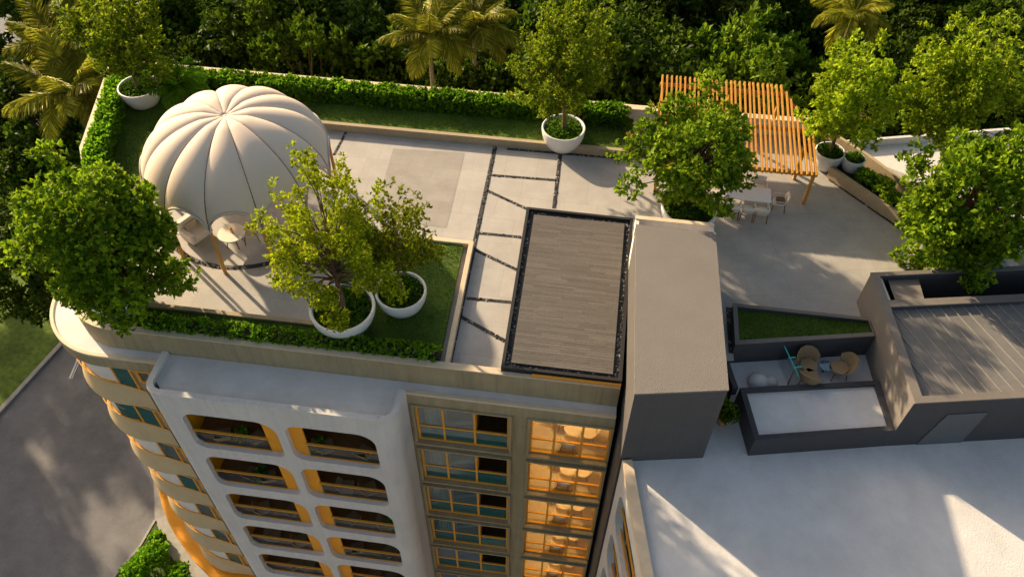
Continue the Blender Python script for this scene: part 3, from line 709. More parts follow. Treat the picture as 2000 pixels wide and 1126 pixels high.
o = MB(); o.v, o.f = PV2, PF2; tag(o.build('pebbles', PEBL, fix=False), 'scattered pale pebbles among the black ones in the drainage strips', 'pebbles', kind='stuff')

# ============================================================ TOWER
tw = thing('stair_tower', 'plain grey stair tower with rough flat roof beside the deck', 'tower', (3.5, 19, -1.2))
tp_ = [(2.2, 14.98), (5.18, 15.55), (4.97, 22.7), (2.0, 22.7)]
part(MB().prism(tp_, -28, 3.12), 'wall', TOWER, tw)
part(MB().prism([(2.18, 14.95), (5.2, 15.53), (4.99, 22.72), (1.98, 22.72)], 3.12, 3.2), 'roof', TOPM, tw)
part(MB().box(2.0, 4.97, 22.73, 23.35, -.01, 2.55), 'light_well', WHITE, tw)
part(MB().prism([(1.98, 22.74), (4.99, 22.74), (4.99, 23.4), (1.98, 23.4)], 2.55, 2.98, [[(2.12, 22.76), (4.85, 22.76), (4.85, 23.22), (2.12, 23.22)]]), 'well_rim', WHITE, tw)
part(MB().box(1.97, 5.0, 23.22, 23.41, 2.98, 3.02), 'well_cap', CREAM, tw)

# ============================================================ RIGHT WING
W0 = Vector((2.27, 14.9)); e1 = Vector((.980, .199)); e2 = Vector((-.199, .980))
def wf(a, b): p = W0+e1*a+e2*b; return (p.x, p.y)
wing = thing('wing_building', 'lower wing with a broad white roof and rounded windows in its side wall', 'building', (*wf(6, -6), -28))
part(MB().prism([wf(.45, .5), wf(.45, -26), wf(40, -26), wf(40, 7), wf(3.4, 7), wf(3.4, .5)], -28, -1.22), 'wall', BEIGE, wing)
part(MB().prism([wf(.3, .6), wf(.3, -26), wf(40, -26), wf(40, 4), wf(3.6, 4), wf(2.9, .6)], -1.215, -1.2), 'roof', SLOPE, wing)
part(MB().prism([wf(0, .02), wf(0, -26), wf(.36, -26), wf(.36, .02)], -1.3, -.95), 'roof_rim', CREAM, wing)
holes = []
MW = Matrix(((-e2.x, e1.x, 0, W0.x), (-e2.y, e1.y, 0, W0.y), (0, 0, 1, 0), (0, 0, 0, 1))) @ Matrix(((1, 0, 0, 0), (0, 0, 1, 0), (0, 1, 0, 0), (0, 0, 0, 1)))
for k in range(5):
    zt = -2.1-3.25*k
    for j in range(5): holes.append(rrect(.55+4.0*j, 4.1+4.0*j, zt-2.55, zt, .7, 6))
part(MB().plate([(0, -28), (26, -28), (26, -1.3), (0, -1.3)], holes, .3, MW), 'side_wall', WHITE, wing)
for k in range(5):
    zt = -2.1-3.25*k; zb = zt-2.55
    for j in range(5):
        u0, u1 = .55+4*j, 4.1+4*j
        P_ = lambda u, dpt, z: (*wf(dpt, -u), z)
        part(MB().quad(P_(u0-.1, .42, zb-.1), P_(u1+.1, .42, zb-.1), P_(u1+.1, .42, zt+.1), P_(u0-.1, .42, zt+.1)), 'window', GLASST, wing)
        part(MB().bar(P_(u0+.05, .2, zb+1.1), P_(u1-.05, .2, zb+1.1), .07, .06).bar(P_(u0+.1, .2, zb+.05), P_(u1-.1, .2, zb+.05), .07, .06).bar(P_(u0+1.0, .3, zb), P_(u0+1.0, .3, zt), .06, .06).bar(P_(u0+2.4, .3, zb), P_(u0+2.4, .3, zt), .06, .06), 'window_frame', FRAMEO, wing)
# white-topped box in front
bx = thing('roof_box', 'low charcoal box with white flat top against the dark roof house', 'roof box', (*wf(7, 1), -1.2))
part(MB().prism([wf(4.64, .04), wf(9.78, .12), wf(9.95, 2.27), wf(4.66, 2.25)], -1.2, -.1, [[wf(4.84, .24), wf(9.6, .32), wf(9.75, 2.09), wf(4.86, 2.07)]]), 'wall', DARK, bx)
part(MB().prism([wf(4.8, .2), wf(9.65, .28), wf(9.8, 2.1), wf(4.8, 2.1)], -1.1, -.24), 'top', SLOPE, bx)
# sunken seating nook
struct(MB().prism([wf(4.45, 2.27), wf(10.2, 2.28), wf(10.3, 3.95), wf(4.45, 3.95)], -1.19, -.6).build('nook_floor', SLOPE))
tag(MB().prism([wf(4.42, 2.28), wf(4.62, 2.28), wf(4.55, 3.66), wf(4.35, 3.66)], -1.19, -.12).build('nook_wall', DARK), 'short charcoal wall closing the left end of the sunken seat nook', 'wall')
tag(MB().prism([wf(3.5, 2.0), wf(4.3, 2.2), wf(4.2, 3.65), wf(3.2, 3.4)], -1.19, -.55).build('dark_step', DARK), 'dark step between the tower and the sunken seat nook', 'step')
pln = thing('lawn_planter', 'raised charcoal planter filled with mown grass beside the dark roof house', 'planter', (8.5, 20.7, 0))
pq = [(6.15, 19.5), (11.45, 20.65), (11.3, 21.5), (6.15, 21.5)]; pi_ = [(6.3, 19.7), (11.4, 20.8), (11.3, 21.37), (6.3, 21.37)]
part(MB().prism(pq, -.65, .6, [pi_]), 'wall', DARK, pln)
part(MB().prism([(6.13, 19.48), (11.45, 20.63), (11.3, 21.52), (6.13, 21.52)], .6, .64, [pi_]), 'rim', PARTM, pln)
part(MB().prism(pi_, -.3, .45), 'turf', LAWNB, pln)
o = bpy.data.objects.new('grass', grass_on(lawnz, 4, 170)); C.objects.link(o)
tag(o, 'short green grass blades of the roof garden lawns', 'grass', kind='stuff')
o = bpy.data.objects.new('grass', grass_on([(pi_, .45)], 6, 260)); C.objects.link(o)
tag(o, 'dense mown grass filling the raised charcoal planter', 'grass', kind='stuff')
sr = thing('glass_railing', 'teal edged glass railing across the sunken seat nook', 'railing', (*wf(6.7, 3), -.6))
ga, gb = wf(6.62, 3.7), wf(6.75, 2.3)
part(MB().bar((*ga, .42), (*gb, .42), .035, .035), 'top_rail', TEALF, sr)
part(MB().quad((*ga, -.59), (*gb, -.59), (*gb, .4), (*ga, .4)), 'pane', GLASS, sr)
part(MB().bar((*wf(6.66, 3.2), .3), (*wf(6.95, 3.22), .3), .05, .03).bar((*wf(6.7, 2.75), .3), (*wf(7.05, 2.78), .3), .05, .04), 'bracket', TEALF, sr)
part(MB().bar((*wf(6.7, 2.6), -.59), (*wf(6.7, 2.6), .4), .03, .03), 'post', LEGM, sr)
# rounded white seat
lp = MB()
for (ca, sz) in ((5.6, 1), (6.1, .62)):
    rows = []
    for i in range(7):
        ph = PI/2*i/6; rows.append([(*wf(ca+.42*sz*math.cos(ph)*math.cos(t_), 2.75+.42*sz*math.cos(ph)*math.sin(t_)), -.6+.38*sz*math.sin(ph)) for t_ in [2*PI*k/20 for k in range(21)]])
    lp.grid(rows)
tag(lp.build('pouf', WHITE, smooth=True), 'pair of joined rounded white seats at the left of the sunken nook', 'seat')

# dark roof house
dh = thing('roof_house', 'charcoal roof house with diagonal ribbed metal roof and an open black yard', 'building', (*wf(14, 3), -1.2))
A, B_, Cc, Dd = (9.8, .12), (24, .12), (24, 6.0), (10.42, 6.0)
M1, M2 = (10.27, 4.45), (24, 4.45)
wl = [wf(*A), wf(*B_), wf(*Cc), wf(*Dd)]
roofi = [wf(10.12, .35), wf(23.8, .35), wf(23.8, 4.3), wf(10.52, 4.3)]
yardi = [wf(10.56, 4.62), wf(23.8, 4.62), wf(23.8, 5.85), wf(10.68, 5.85)]
part(MB().prism(wl, -1.2, 1.66, [roofi, yardi]), 'wall', PARTM if False else DARK, dh)
part(MB().prism([wf(9.76, .08), wf(24, .08), wf(24, 6.04), wf(10.38, 6.04)], 1.66, 1.72, [roofi, yardi]), 'rim', PARTM, dh)
part(MB().prism([wf(9.775, .125), wf(9.795, .125), wf(10.415, 6.0), wf(10.39, 6.0)], -1.2, 1.655), 'side_cladding', PARTM, dh)
part(MB().prism([wf(10.1, .33), wf(23.8, .33), wf(23.8, 4.32), wf(10.5, 4.32)], 1.2, 1.5), 'roof', METALR, dh)
part(MB().prism([wf(10.5, 4.6), wf(23.9, 4.6), wf(23.9, 5.9), wf(10.6, 5.9)], -.6, -.4), 'yard_floor', BLACK, dh)
part(MB().quad((*wf(10.9, 4.66), 1.6), (*wf(12.0, 4.66), 1.6), (*wf(12.3, 5.82), 1.45), (*wf(11.1, 5.82), 1.45)).quad((*wf(12.0, 4.66), 1.6), (*wf(12.3, 5.82), 1.45), (*wf(11.9, 5.3), -.4), (*wf(11.8, 4.7), -.4)), 'yard_panel', PARTM, dh, solid=.04)
part(MB().prism([wf(10.6, 4.64), wf(10.72, 4.64), wf(10.8, 5.83), wf(10.72, 5.83)], 1.0, 1.6), 'white_upstand', WHITE, dh)
sm = MB(); dv = Vector((.2, -.98))  # seams in wing frame, turned a little from its axis
for i in range(44):
    a0 = 6.5+.46*i; t0, t1 = 4.3, .36
    f = lambda b: a0+(4.3-b)*.28
    lo, hi = t1, t0
    if f(hi) < 10.5:
        hi = 4.3-(10.4-a0)/.28
        if hi < lo+.1: continue
    if f(lo) > 23.7: continue
    sm.bar((*wf(f(hi), hi), 1.52), (*wf(f(lo), lo), 1.52), .03, .06)
part(sm, 'roof_seam', mat('pale_seam', (.22, .212, .2), .5, .1, 8), dh)
dr = [(12.5-.35, 0), (13.55-.35, 0)]
part(MB().quad((*wf(10.95, .1), -1.19), (*wf(12.65, .1), -1.19), (*wf(12.75, .1), .82), (*wf(11.3, .1), .82)), 'door', mat('grey_door', (.1, .105, .115), .5, .05, 5), dh, solid=.03)

# ============================================================ RIGHT EDGE PLANTERS
rp = thing('edge_planter', 'long sand walled planter running diagonally along the right terrace edge', 'planter', (12.5, 29, 0))
f1 = [(10.95, 30.45), (13.65, 27.6), (15.3, 25.95), (16.3, 25.0)]
f2 = [(10.6, 33.3), (12.6, 31.3), (13.9, 29.7), (17.6, 26.2)]
part(MB().wall(f1, .16, -.02, .62), 'front_wall', SANDY, rp, bevel=.015)
part(MB().wall(f2, .16, -.6, .85), 'back_wall', SANDY, rp, bevel=.015)
part(MB().prism([(11.1, 30.55), (13.8, 27.75), (16.4, 25.15), (17.5, 26.2), (13.8, 29.65), (12.5, 31.2), (10.7, 33.1), (9.8, 33.1)], -.02, .35), 'soil', SOIL, rp)
wr = thing('white_side_roof', 'white flat roof with low rim beyond the right edge planter', 'roof', (17, 32, -1))
part(MB().prism([(12.3, 33.4), (13.2, 31.6), (14.3, 30.0), (17.9, 26.5), (24, 30), (20.5, 35.6)], -6, -.5), 'slab', WHITE, wr)
part(MB().wall([(12.2, 33.5), (20.5, 35.7), (24, 30)], -.15, -.5, -.1), 'rim', WHITE, wr)

# ============================================================ DOME
dm = thing('dome_pavilion', 'cream ribbed canvas dome on slender golden posts', 'pavilion', (-14.55, 24.6, 0))
NG = 12; PH0 = R(-88.0); ZR, ZA, RR = 2.3, 5.2, 3.8
def dome_pt(th, t):
    u = ((th-PH0)/(2*PI/NG)) % 1.0; v = 2*u-1
    ze = ZR+1.0*math.sqrt(max(0, 1-abs(v)**2.2))
    tm = math.acos(((ze-ZR)/(ZA-ZR))**(1/1.0))*2/PI
    tt = t*tm; s = math.sin(PI*u)**.6
    bulge = s*(.045*math.sin(min(1, tt*1.35)*PI*.62))
    r = RR*math.sin(tt*PI/2)**.92*(1+bulge)
    z = ZR+(ZA-ZR)*math.cos(tt*PI/2) + s*.16*math.sin(PI*min(1, tt*1.25))*(1 if tt < .8 else 0) - .16*max(0, 1-tt*7)
    return (r*math.cos(th), r*math.sin(th), z)
rows = []; NS = 26; NT = NG*14
for i in range(NS+1): rows.append([dome_pt(PH0+2*PI*k/NT, max(.012, i/NS)) for k in range(NT+1)])
MB().grid(rows).build('canopy', CANV, dm, smooth=True, solid=.035)
MB().grid([[dome_pt(PH0+2*PI*k/NT, 1.0) for k in range(NT+1)], [tuple(np.array(dome_pt(PH0+2*PI*k/NT, 1.0))*np.array([1.006, 1.006, 1])-np.array([0, 0, .09])) for k in range(NT+1)]]).build('edge_trim', FRAMEO, dm, solid=.03)
MB().tube([tuple(np.array(dome_pt(PH0+2*PI*k/NT, 1.0))*np.array([1.012, 1.012, 1])) for k in range(NT+1)], .03, 6).build('edge_piping', WHITE, dm, smooth=True)
MB().lathe([(0, .02), (.07, .015), (.11, -.01), (.1, -.05)], 16, (0, 0, 5.06)).build('finial', CANV, dm, smooth=True)
for k in range(NG):
    th = PH0+2*PI*k/NG
    MB().tube([tuple(np.array(dome_pt(th, .05+.95*i/16))) for i in range(17)], .034, 6).build('seam', SEAM, dm, smooth=True)
    MB().tube([(RR*math.cos(th), RR*math.sin(th), ZR+.03), (RR*1.005*math.cos(th), RR*1.005*math.sin(th), 1.2), (RR*1.01*math.cos(th), RR*1.01*math.sin(th), 0)], [.06, .075, .075], 10).build('post', WOODP, dm, smooth=True)

# ---- furniture prototypes
def armchair(loc, rz, label):
    t = thing('armchair', label, 'armchair', loc, rz)
    MB().prism(rrect(-.48, .48, -.5, .42, .1), .2, .36).build('base', FABW, t, bevel=.03)
    MB().prism(rrect(-.36, .36, -.5, .3, .08), .36, .5).build('seat', FABW, t, bevel=.05)
    o = MB().prism(rrect(-.5, .5, .26, .5, .1), .2, .95).build('backrest', FABW, t, bevel=.06)
    for s in (-1, 1): MB().prism(rrect(min(s*.36, s*.54), max(s*.36, s*.54), -.48, .3, .07), .2, .64).build('armrest', FABW, t, bevel=.06)
    for s in (-1, 1):
        for q_ in (-.4, .36): MB().tube([(s*.4, q_, .2), (s*.43, q_*1.05, 0)], [.03, .02], 8).build('leg', LEGM, t)
    MB().prism(rrect(-.28, .28, .12, .26, .05), .5, .78).build('cushion', FAB, t, bevel=.05)
    return t
def shell_chair(loc, rz, label, m=FAB, group=None, sc=1, facet=False):
    "tub chair: seat and curved back on splayed legs"
    t = thing('tub_chair', label, 'chair', loc, rz, group); t.scale = (sc, sc, sc)
    n = 6 if facet else 16
    seat = [(.33*math.cos(2*PI*k/n), .33*math.sin(2*PI*k/n)) for k in range(n)]
    MB().prism(seat, .4, .47).build('seat', m, t, bevel=.02)
    rows = []
    a0, a1 = 15, 165
    for i in range(7):
        f = i/6; rr_ = .33+.12*f
        rows.append([(rr_*math.cos(R(a0+(a1-a0)*k/(n)))*(1), rr_*math.sin(R(a0+(a1-a0)*k/n))+.02, .42+f*(.24+.28*math.sin(PI*k/n)**.7)) for k in range(n+1)])
    MB().grid(rows).build('backrest', m, t, smooth=not facet, solid=.045)
    for s in (-1, 1):
        for q_ in (-1, 1): MB().tube([(s*.2, q_*.2, .41), (s*.27, q_*.27, 0)], [.022, .014], 6).build('leg', LEGM, t)
    return t
armchair((*at2(382, 452, .3), 0), R(62), 'ivory square armchair under the dome beside its front post')
ctb = at(452, 454, .72)
t = thing('round_table', 'round cream topped table under the dome holding a candle', 'table', (ctb.x, ctb.y, 0))
MB().lathe([(0, .72), (.56, .72), (.58, .69), (.54, .64), (.12, .6), (0, .6)], 40).build('tabletop', TABLE, t, smooth=True)
for k in range(4): a = PI/4+k*PI/2; MB().tube([(.2*math.cos(a), .2*math.sin(a), .62), (.38*math.cos(a), .38*math.sin(a), 0)], [.03, .02], 8).build('leg', LEGM, t)
t = thing('candle', 'small amber candle standing on the round dome table', 'candle', (ctb.x, ctb.y+.05, .72))
MB().lathe([(0, 0), (.055, 0), (.05, .2), (.02, .24), (0, .24)], 16).build('wax', FRAMEO, t, smooth=True)
MB().tube([(0, 0, .24), (.004, 0, .275)], .006, 5).build('wick', BLACK, t)
c_ = at(487, 452, .45)
shell_chair((c_.x, c_.y, 0), R(-62), 'rounded sand tub chair tucked against the dome table', sc=1.15)

# ---- dining set
tb = at(1462, 377, .75)
t = thing('dining_table', 'long white dining table on the right terrace below a leafy tree', 'table', (tb.x, tb.y, 0), R(-2))
MB().prism(rrect(-.98, .98, -.46, .46, .04), .71, .76).build('tabletop', WHITEM, t, bevel=.01)
for s in (-1, 1):
    for q_ in (-1, 1): MB().bar((s*.88, q_*.36, .71), (s*.9, q_*.38, 0), .06, .06).build('leg', WHITEM, t)
MB().bar((-.88, 0, .66), (.88, 0, .66), .05, .06).build('stretcher', WHITEM, t)
def dining_chair():
    t = thing('dining_chair', 'x', 'chair', (0, 0, 0), 0, 'chairs round the long white dining table')
    MB().prism(rrect(-.25, .25, -.26, .24, .05), .41, .46).build('seat', FABW, t, bevel=.015)
    MB().grid([[(x, .24+.05*(1-(x/.27)**2)+.1*f, .5+.36*f) for x in np.linspace(-.27, .27, 7)] for f in (0, .5, 1)]).build('backrest', FABW, t, solid=.035, smooth=True)
    for s in (-1, 1):
        MB().bar((s*.25, -.25, .44), (s*.28, -.29, 0), .035, .035).build('leg', LEGM, t); MB().bar((s*.25, .24, .44), (s*.28, .32, 0), .035, .035).build('leg', LEGM, t)
        MB().tube([(s*.27, -.24, .45), (s*.3, -.25, .64), (s*.3, .2, .66), (s*.27, .28, .66)], .022, 6).build('armrest', FABW, t)
    return t
dc = dining_chair(); ux = Vector((math.cos(R(-2)), math.sin(R(-2)))); uy = Vector((-ux.y, ux.x))
spots = [(-1.35, 0, 90, 'pale dining chair at the left end of the white table next to the bowl planter'), (1.4, .05, -90, 'pale dining chair at the right end of the white table with a dark seat pad'),
         (-.62, -.72, 180, 'leftmost pale chair on the near side of the white table'), (0, -.74, 180, 'middle pale chair on the near side of the white table'), (.62, -.73, 180, 'rightmost pale chair on the near side of the white table'),
         (-.6, .74, 0, 'left pale chair on the far side of the white table'), (.55, .76, 0, 'right pale chair on the far side of the white table')]
for i, (a, b, rz, lb) in enumerate(spots):
    p = Vector((tb.x, tb.y))+ux*a+uy*b
    if i == 0: dc.location = (p.x, p.y, 0); dc.rotation_euler = (0, 0, R(rz)); dc['label'] = lb
    else: dup(dc, (p.x, p.y, 0), R(rz-2), lb)
p = Vector((tb.x, tb.y))+ux*1.45+uy*.05
tag(MB().prism(rrect(-.18, .18, -.18, .18, .05), 0, .1).build('cushion', LEGM, bevel=.03, loc=(p.x, p.y, .462)), 'brown cushion on the right end dining chair', 'cushion')

# ---- nook chairs
nk = [(7.55, 3.12, R(20), 'faceted tan chair by the teal railing at the back of the nook'), (7.45, 2.62, R(160), 'faceted tan chair at the front of the nook beside the railing'), (8.7, 2.95, R(-80), 'wide faceted tan chair nearest the dark roof house')]
for (a_, b_, rz, lb) in nk:
    shell_chair((*wf(a_, b_), -.6), rz, lb, FABT, 'faceted chairs in the sunken nook', 1.12, True)
p = at(1613, 714, -.2); t = thing('side_table', 'small glass topped side table among the tan nook chairs', 'table', (p.x, p.y, -.6))
MB().lathe([(0, .4), (.27, .4), (.27, .43), (0, .43)], 6).build('tabletop', GLASSB, t); MB().tube([(0, 0, 0), (0, 0, .4)], .03, 8).build('leg', BLACK, t)

# ============================================================ PERGOLA
pg = thing('pergola', 'slatted honey timber pergola with a cut back corner', 'pergola', (6.3, 31, 0))
def pz(y): return 1.85+(y-28.2)/(33.6-28.2)*.75
n = 33; X0, X1, YF = 2.98, 9.75, 28.2
for i in range(n):
    x = X0+(X1-X0)*i/(n-1); yb = 33.6 if x < 8.5 else 33.6-(x-8.5)/1.25*2.7
    yf = YF-(i % 2)*.02; xr = x+ (.05 if i == n-1 else 0)
    part(MB().bar((x-.02*(i % 3-1), yf, pz(yf)), (x+.012*(i % 4-1.5), yb, pz(yb)), .075, .15), 'slat', WOODP, pg)
for (ya, xa, xb) in ((28.45, X0-.1, X1+.1), (31.0, X0-.1, X1+.05), (33.2, X0-.1, 8.75)):
    part(MB().bar((xa, ya, pz(ya)-.16), (xb, ya, pz(ya)-.16), .1, .17), 'beam', WOODP, pg)
part(MB().bar((8.55, 33.5, pz(33.5)-.16), (9.8, 30.9, pz(30.9)-.16), .08, .15), 'beam', WOODP, pg)
for (x, y) in ((9.7, 28.45), (9.45, 30.1), (3.05, 28.45), (3.05, 33.1), (8.5, 33.1), (6.2, 33.1)):
    part(MB().bar((x, y, 0 if y < 32.5 else .9), (x, y, pz(y)-.25), .13, .13), 'post', WOODP, pg)

# ============================================================ BOWL PLANTERS
def bowl(cx_, cy_, z, r, h, label, seed, m=POTM, cover=LEAF_C, dens=1.0, name='bowl_planter', mound=.1, lbl2=None):
    t = thing(name, label, 'planter', (cx_, cy_, z), 0, 'round bowl planters')
    pr = [(0, 0), (r*.5, 0), (r*.58, .02)]
    for i in range(1, 13):
        f = i/12; pr.append((r*(.58+.42*math.sin(f*PI/2)**.8), h*f**1.15))
    ri = r*.9
    pr += [(r-.015, h+.025), (r-.06, h+.03), (ri, h-.01), (ri*.97, h*.75)]
    MB().lathe(pr, 56).build('bowl', m, t, smooth=True)
    MB().lathe([(0, h*.8+mound*.5), (ri*.6, h*.8+mound*.3), (ri*.985, h*.78)], 32).build('soil', SOIL, t, smooth=True)
    rng = np.random.default_rng(seed); n = int(700*ri*ri*dens)
    a = rng.random(n)*2*PI; q = ri*.95*np.sqrt(rng.random(n)); zz = h*.8+mound*(1-(q/ri)**2)*1.2+rng.random(n)*.12
    P = np.stack([q*np.cos(a), q*np.sin(a), zz], 1); P = np.repeat(P, 4, 0); k = len(P)
    L = .12*(.6+.7*rng.random(k))
    me = leaves_mesh('ground_cover', P+unit(rng, k)*.04, unit(rng, k)*.8+np.array([0, 0, .45]), unit(rng, k)+np.array([0, 0, .6]), L, L*.6, cover)
    o = bpy.data.objects.new('ground_cover', me); C.objects.link(o); o.location = (cx_, cy_, z)
    tag(o, 'low green ground cover growing in the '+(lbl2 or label), 'ground cover', kind='stuff')
    return t
bowl(-8.75, 18.75, .2, 1.25, 1.0, 'largest white bowl planter standing on the front lawn', 1, lbl2='largest white bowl on the front lawn')
bowl(-6.75, 19.9, .2, 1.0, .95, 'smaller white bowl planter on the front lawn touching the largest bowl', 2, lbl2='smaller white bowl on the front lawn')
bowl(-1.42, 30.95, 0, 1.03, 1.1, 'white bowl planter breaking the long back curb', 3, lbl2='white bowl in the back curb')
bowl(4.45, 26.45, 0, 1.22, .95, 'white bowl planter behind the grey stair tower', 4, dens=1.3, mound=.3, lbl2='white bowl behind the stair tower')
bowl(-22.3, 30.9, .3, 1.0, 1.0, 'white bowl planter in the far left corner by the palms', 5, lbl2='white bowl in the far left corner')
bowl(-17.9, 18.6, .0, 1.2, .9, 'grey white bowl planter under the big tree at the rounded front corner', 6, lbl2='bowl under the big front corner tree')
p = at(1622, 295, .95); bowl(p.x, p.y, 0, .68, .95, 'tall white tub planter at the right end of the pergola', 7, mound=.2, lbl2='white tub at the pergola end')
p = at(1668, 312, .85); bowl(p.x, p.y, .2, .5, .75, 'small white tub planter touching the tall tub by the pergola', 8, mound=.2, lbl2='small white tub by the tall tub')
p = at(1785, 400, .9); bowl(p.x, p.y, .2, .6, .85, 'white tub planter half hidden below the big right tree', 9, lbl2='white tub below the big right tree')
# terracotta pot
p = at(1410, 826, -1.2)
t = thing('terracotta_pot', 'small terracotta pot on the white roof between tower and box', 'pot', (p.x, p.y, -1.2))
MB().lathe([(0, 0), (.17, 0), (.24, .4), (.27, .4), (.27, .46), (.22, .46), (.21, .4), (0, .4)], 24).build('pot', TERRA, t, smooth=True)
def bush(loc, r, h, label, seed, m=LEAF_D, nl=900, ls=.16, name='leafy_plant', group=None, cat='plant'):
    rng = np.random.default_rng(seed); t = thing(name, label, cat, loc, 0, group)
    blobs = [(np.array([r*.55*math.cos(a), r*.55*math.sin(a), h*(.4+.4*rng.random())]), r*.5) for a in np.linspace(0, 5.5, 6)] + [(np.array([0, 0, h*.8]), r*.55)]
    me = crown_mesh('foliage', rng, (0, 0, h*.3), (r, r, h), blobs, nl, ls, m, up=.4)
    o = bpy.data.objects.new('foliage', me); C.objects.link(o); o.parent = t
    st = MB()
    for b in blobs: st.tube([(0, 0, 0), tuple(b[0]*.5+np.array([0, 0, .05])), tuple(b[0])], [.02, .015, .008], 5)
    st.build('stem', BARK, t, smooth=True, fix=False); return t
bush((p.x, p.y, -.8), .42, .75, 'bushy green plant growing in the terracotta pot', 3, LEAF_D, 700, .14)
for i, (px, py, r, lb, m) in enumerate(((1690, 350, .5, 'bright leafy shrub in the diagonal edge planter', LEAF_H), (1722, 368, .45, 'rusty green shrub in the diagonal edge planter', LEAF_R), (1738, 392, .45, 'dark green shrub at the near end of the edge planter', LEAF_D))):
    q_ = at(px, py, .5); bush((q_.x, q_.y, .35), r, .6, lb, 20+i, m, 900, .13)

# ============================================================ TREES IN BOWLS
add_tree('bowl_tree', 'yellow green fine leaved tree in the largest front lawn bowl', 'tree', (-8.75, 18.7, 1.0), (-8.55, 18.85, 4.75), (2.8, 2.4, 2.7), 60, .52, 19000, .13, LEAF_Y, 11, .13, .25, 'trees planted in bowls', up=.5, low=-.72)
add_tree('bowl_tree', 'slender yellow green tree in the smaller front lawn bowl', 'tree', (-6.75, 19.9, 1.0), (-6.75, 20.0, 4.05), (1.35, 1.25, 1.8), 28, .45, 6000, .13, LEAF_Y, 12, .07, .2, 'trees planted in bowls', up=.5, low=-.72)
add_tree('bowl_tree', 'big rounded deep green tree at the rounded front corner', 'tree', (-17.9, 18.6, .7), (-17.35, 18.5, 3.75), (2.55, 2.6, 3.0), 95, .62, 19000, .24, LEAF_D, 13, .2, .25, 'trees planted in bowls', core=.45)
add_tree('bowl_tree', 'conical light green tree in the bowl of the back curb', 'tree', (-1.4, 30.95, 1.0), (-1.6, 30.95, 4.7), (2.3, 2.3, 2.9), 56, .6, 16000, .155, LEAF_L, 14, .11, .2, 'trees planted in bowls', up=.35, low=-.9)
add_tree('bowl_tree', 'broad tree with rust tinted leaves behind the stair tower', 'tree', (4.45, 26.5, .95), (4.05, 26.4, 3.9), (2.6, 2.5, 2.4), 78, .56, 14000, .22, LEAF_R, 15, .13, .2, 'trees planted in bowls', low=-.9)
add_tree('bowl_tree', 'tall thin trunked tree in the far left corner bowl', 'tree', (-22.25, 30.7, 1.0), (-22.2, 30.8, 4.2), (2.3, 2.2, 2.0), 44, .7, 9500, .2, LEAF_L, 16, .08, .25, 'trees planted in bowls')
p = at(1622, 295, .95)
add_tree('bowl_tree', 'upright light green tree in the tub at the pergola end', 'tree', (p.x, p.y, .9), (10.7, 30.6, 4.4), (2.15, 2.1, 2.9), 46, .6, 9500, .19, LEAF_L, 17, .09, .15, 'trees planted in bowls', up=.5, low=-.9)
add_tree('terrace_tree', 'feathery yellow green tree rising behind the white side roof', 'tree', (16.3, 31.6, -.4), (15.1, 31.0, 5.0), (2.5, 2.3, 3.0), 56, .65, 12000, .2, LEAF_L, 18, .1, .3, up=.5)
add_tree('terrace_tree', 'big dense green tree at the right picture edge above the roof house', 'tree', (15.6, 25.7, .3), (14.8, 25.1, 3.7), (2.6, 2.4, 2.9), 95, .62, 19000, .24, LEAF_D, 19, .17, .2, core=.4)
# ============================================================ PALMS
def frond_mesh(L, seed, droop):
    rng = np.random.default_rng(seed); P, D, N, Ls, Ws = [], [], [], [], []
    pts = []
    for i in range(33):
        f = i/32; pts.append(np.array([L*(f-.12*f*f*f*droop), 0, L*(.42*f-.55*droop*f*f)]))
    mb = MB().tube([tuple(p) for p in pts[::2]], [.035*(1-.85*i/16) for i in range(17)], 5)
    for i in range(3, 33):
        for s in (-1, 1):
            for rep in range(2):
                d = pts[i]-pts[i-1]; d = d/np.linalg.norm(d); f = i/32
                P.append(pts[i]-d*rep*L/64); side = np.array([0, s, 0])
                D.append(d*(.55+.3*f)+side*(.85-.25*f)+np.array([0, 0, -.18-.35*droop*rng.random()])+rng.normal(size=3)*.07)
                N.append(np.array([0, -s*.25, 1.])+rng.normal(size=3)*.15); Ls.append(L*(.30*math.sin(PI*min(1, .12+f*.86))**.7+.05)); Ws.append(.065)
    me = leaves_mesh('frond', np.array(P), np.array(D), np.array(N), np.array(Ls), np.array(Ws), LEAF_P, .1)
    # add the rachis
    bm = bmesh.new(); bm.from_mesh(me); n0 = len(bm.faces)
    vs = [bm.verts.new(v) for v in mb.v]
    for f in mb.f:
        try: bm.faces.new([vs[i] for i in f])
        except Exception: pass
    bm.to_mesh(me); bm.free(); return me
FR = [frond_mesh(2.9, 1, .75), frond_mesh(3.0, 2, 1.15), frond_mesh(2.7, 3, .3), frond_mesh(2.9, 4, 1.6)]
def palm(x, y, z0, zt, seed, label, sc=1.0, lean=(0, 0), nf=22):
    rng = random.Random(seed); t = thing('palm_tree', label, 'palm', (x, y, z0), 0, 'coconut palms round the hotel')
    H = zt-z0; tp = [(lean[0]*(i/10)**2, lean[1]*(i/10)**2, H*i/10) for i in range(11)]
    MB().tube(tp, [.2-.09*i/10 for i in range(11)], 10).build('trunk', BARKP, t, smooth=True)
    for k in range(nf):
        q = k/nf; me = FR[2] if q < .22 else FR[0] if q < .55 else FR[1] if q < .85 else FR[3]
        o = bpy.data.objects.new('frond', me); C.objects.link(o); o.parent = t; o.location = (tp[-1][0], tp[-1][1], H+.05)
        o.rotation_euler = (rng.uniform(-.25, .25), R(-38+q*58+rng.uniform(-8, 8)), k*2.399+rng.uniform(-.2, .2)); s = sc*rng.uniform(.85, 1.12); o.scale = (s, s, s)
    return t
p = at(838, 70, .6)
palm(p.x, p.y, -28, .6, 1, 'coconut palm with golden fronds in the middle behind the back parapet', 1.0)
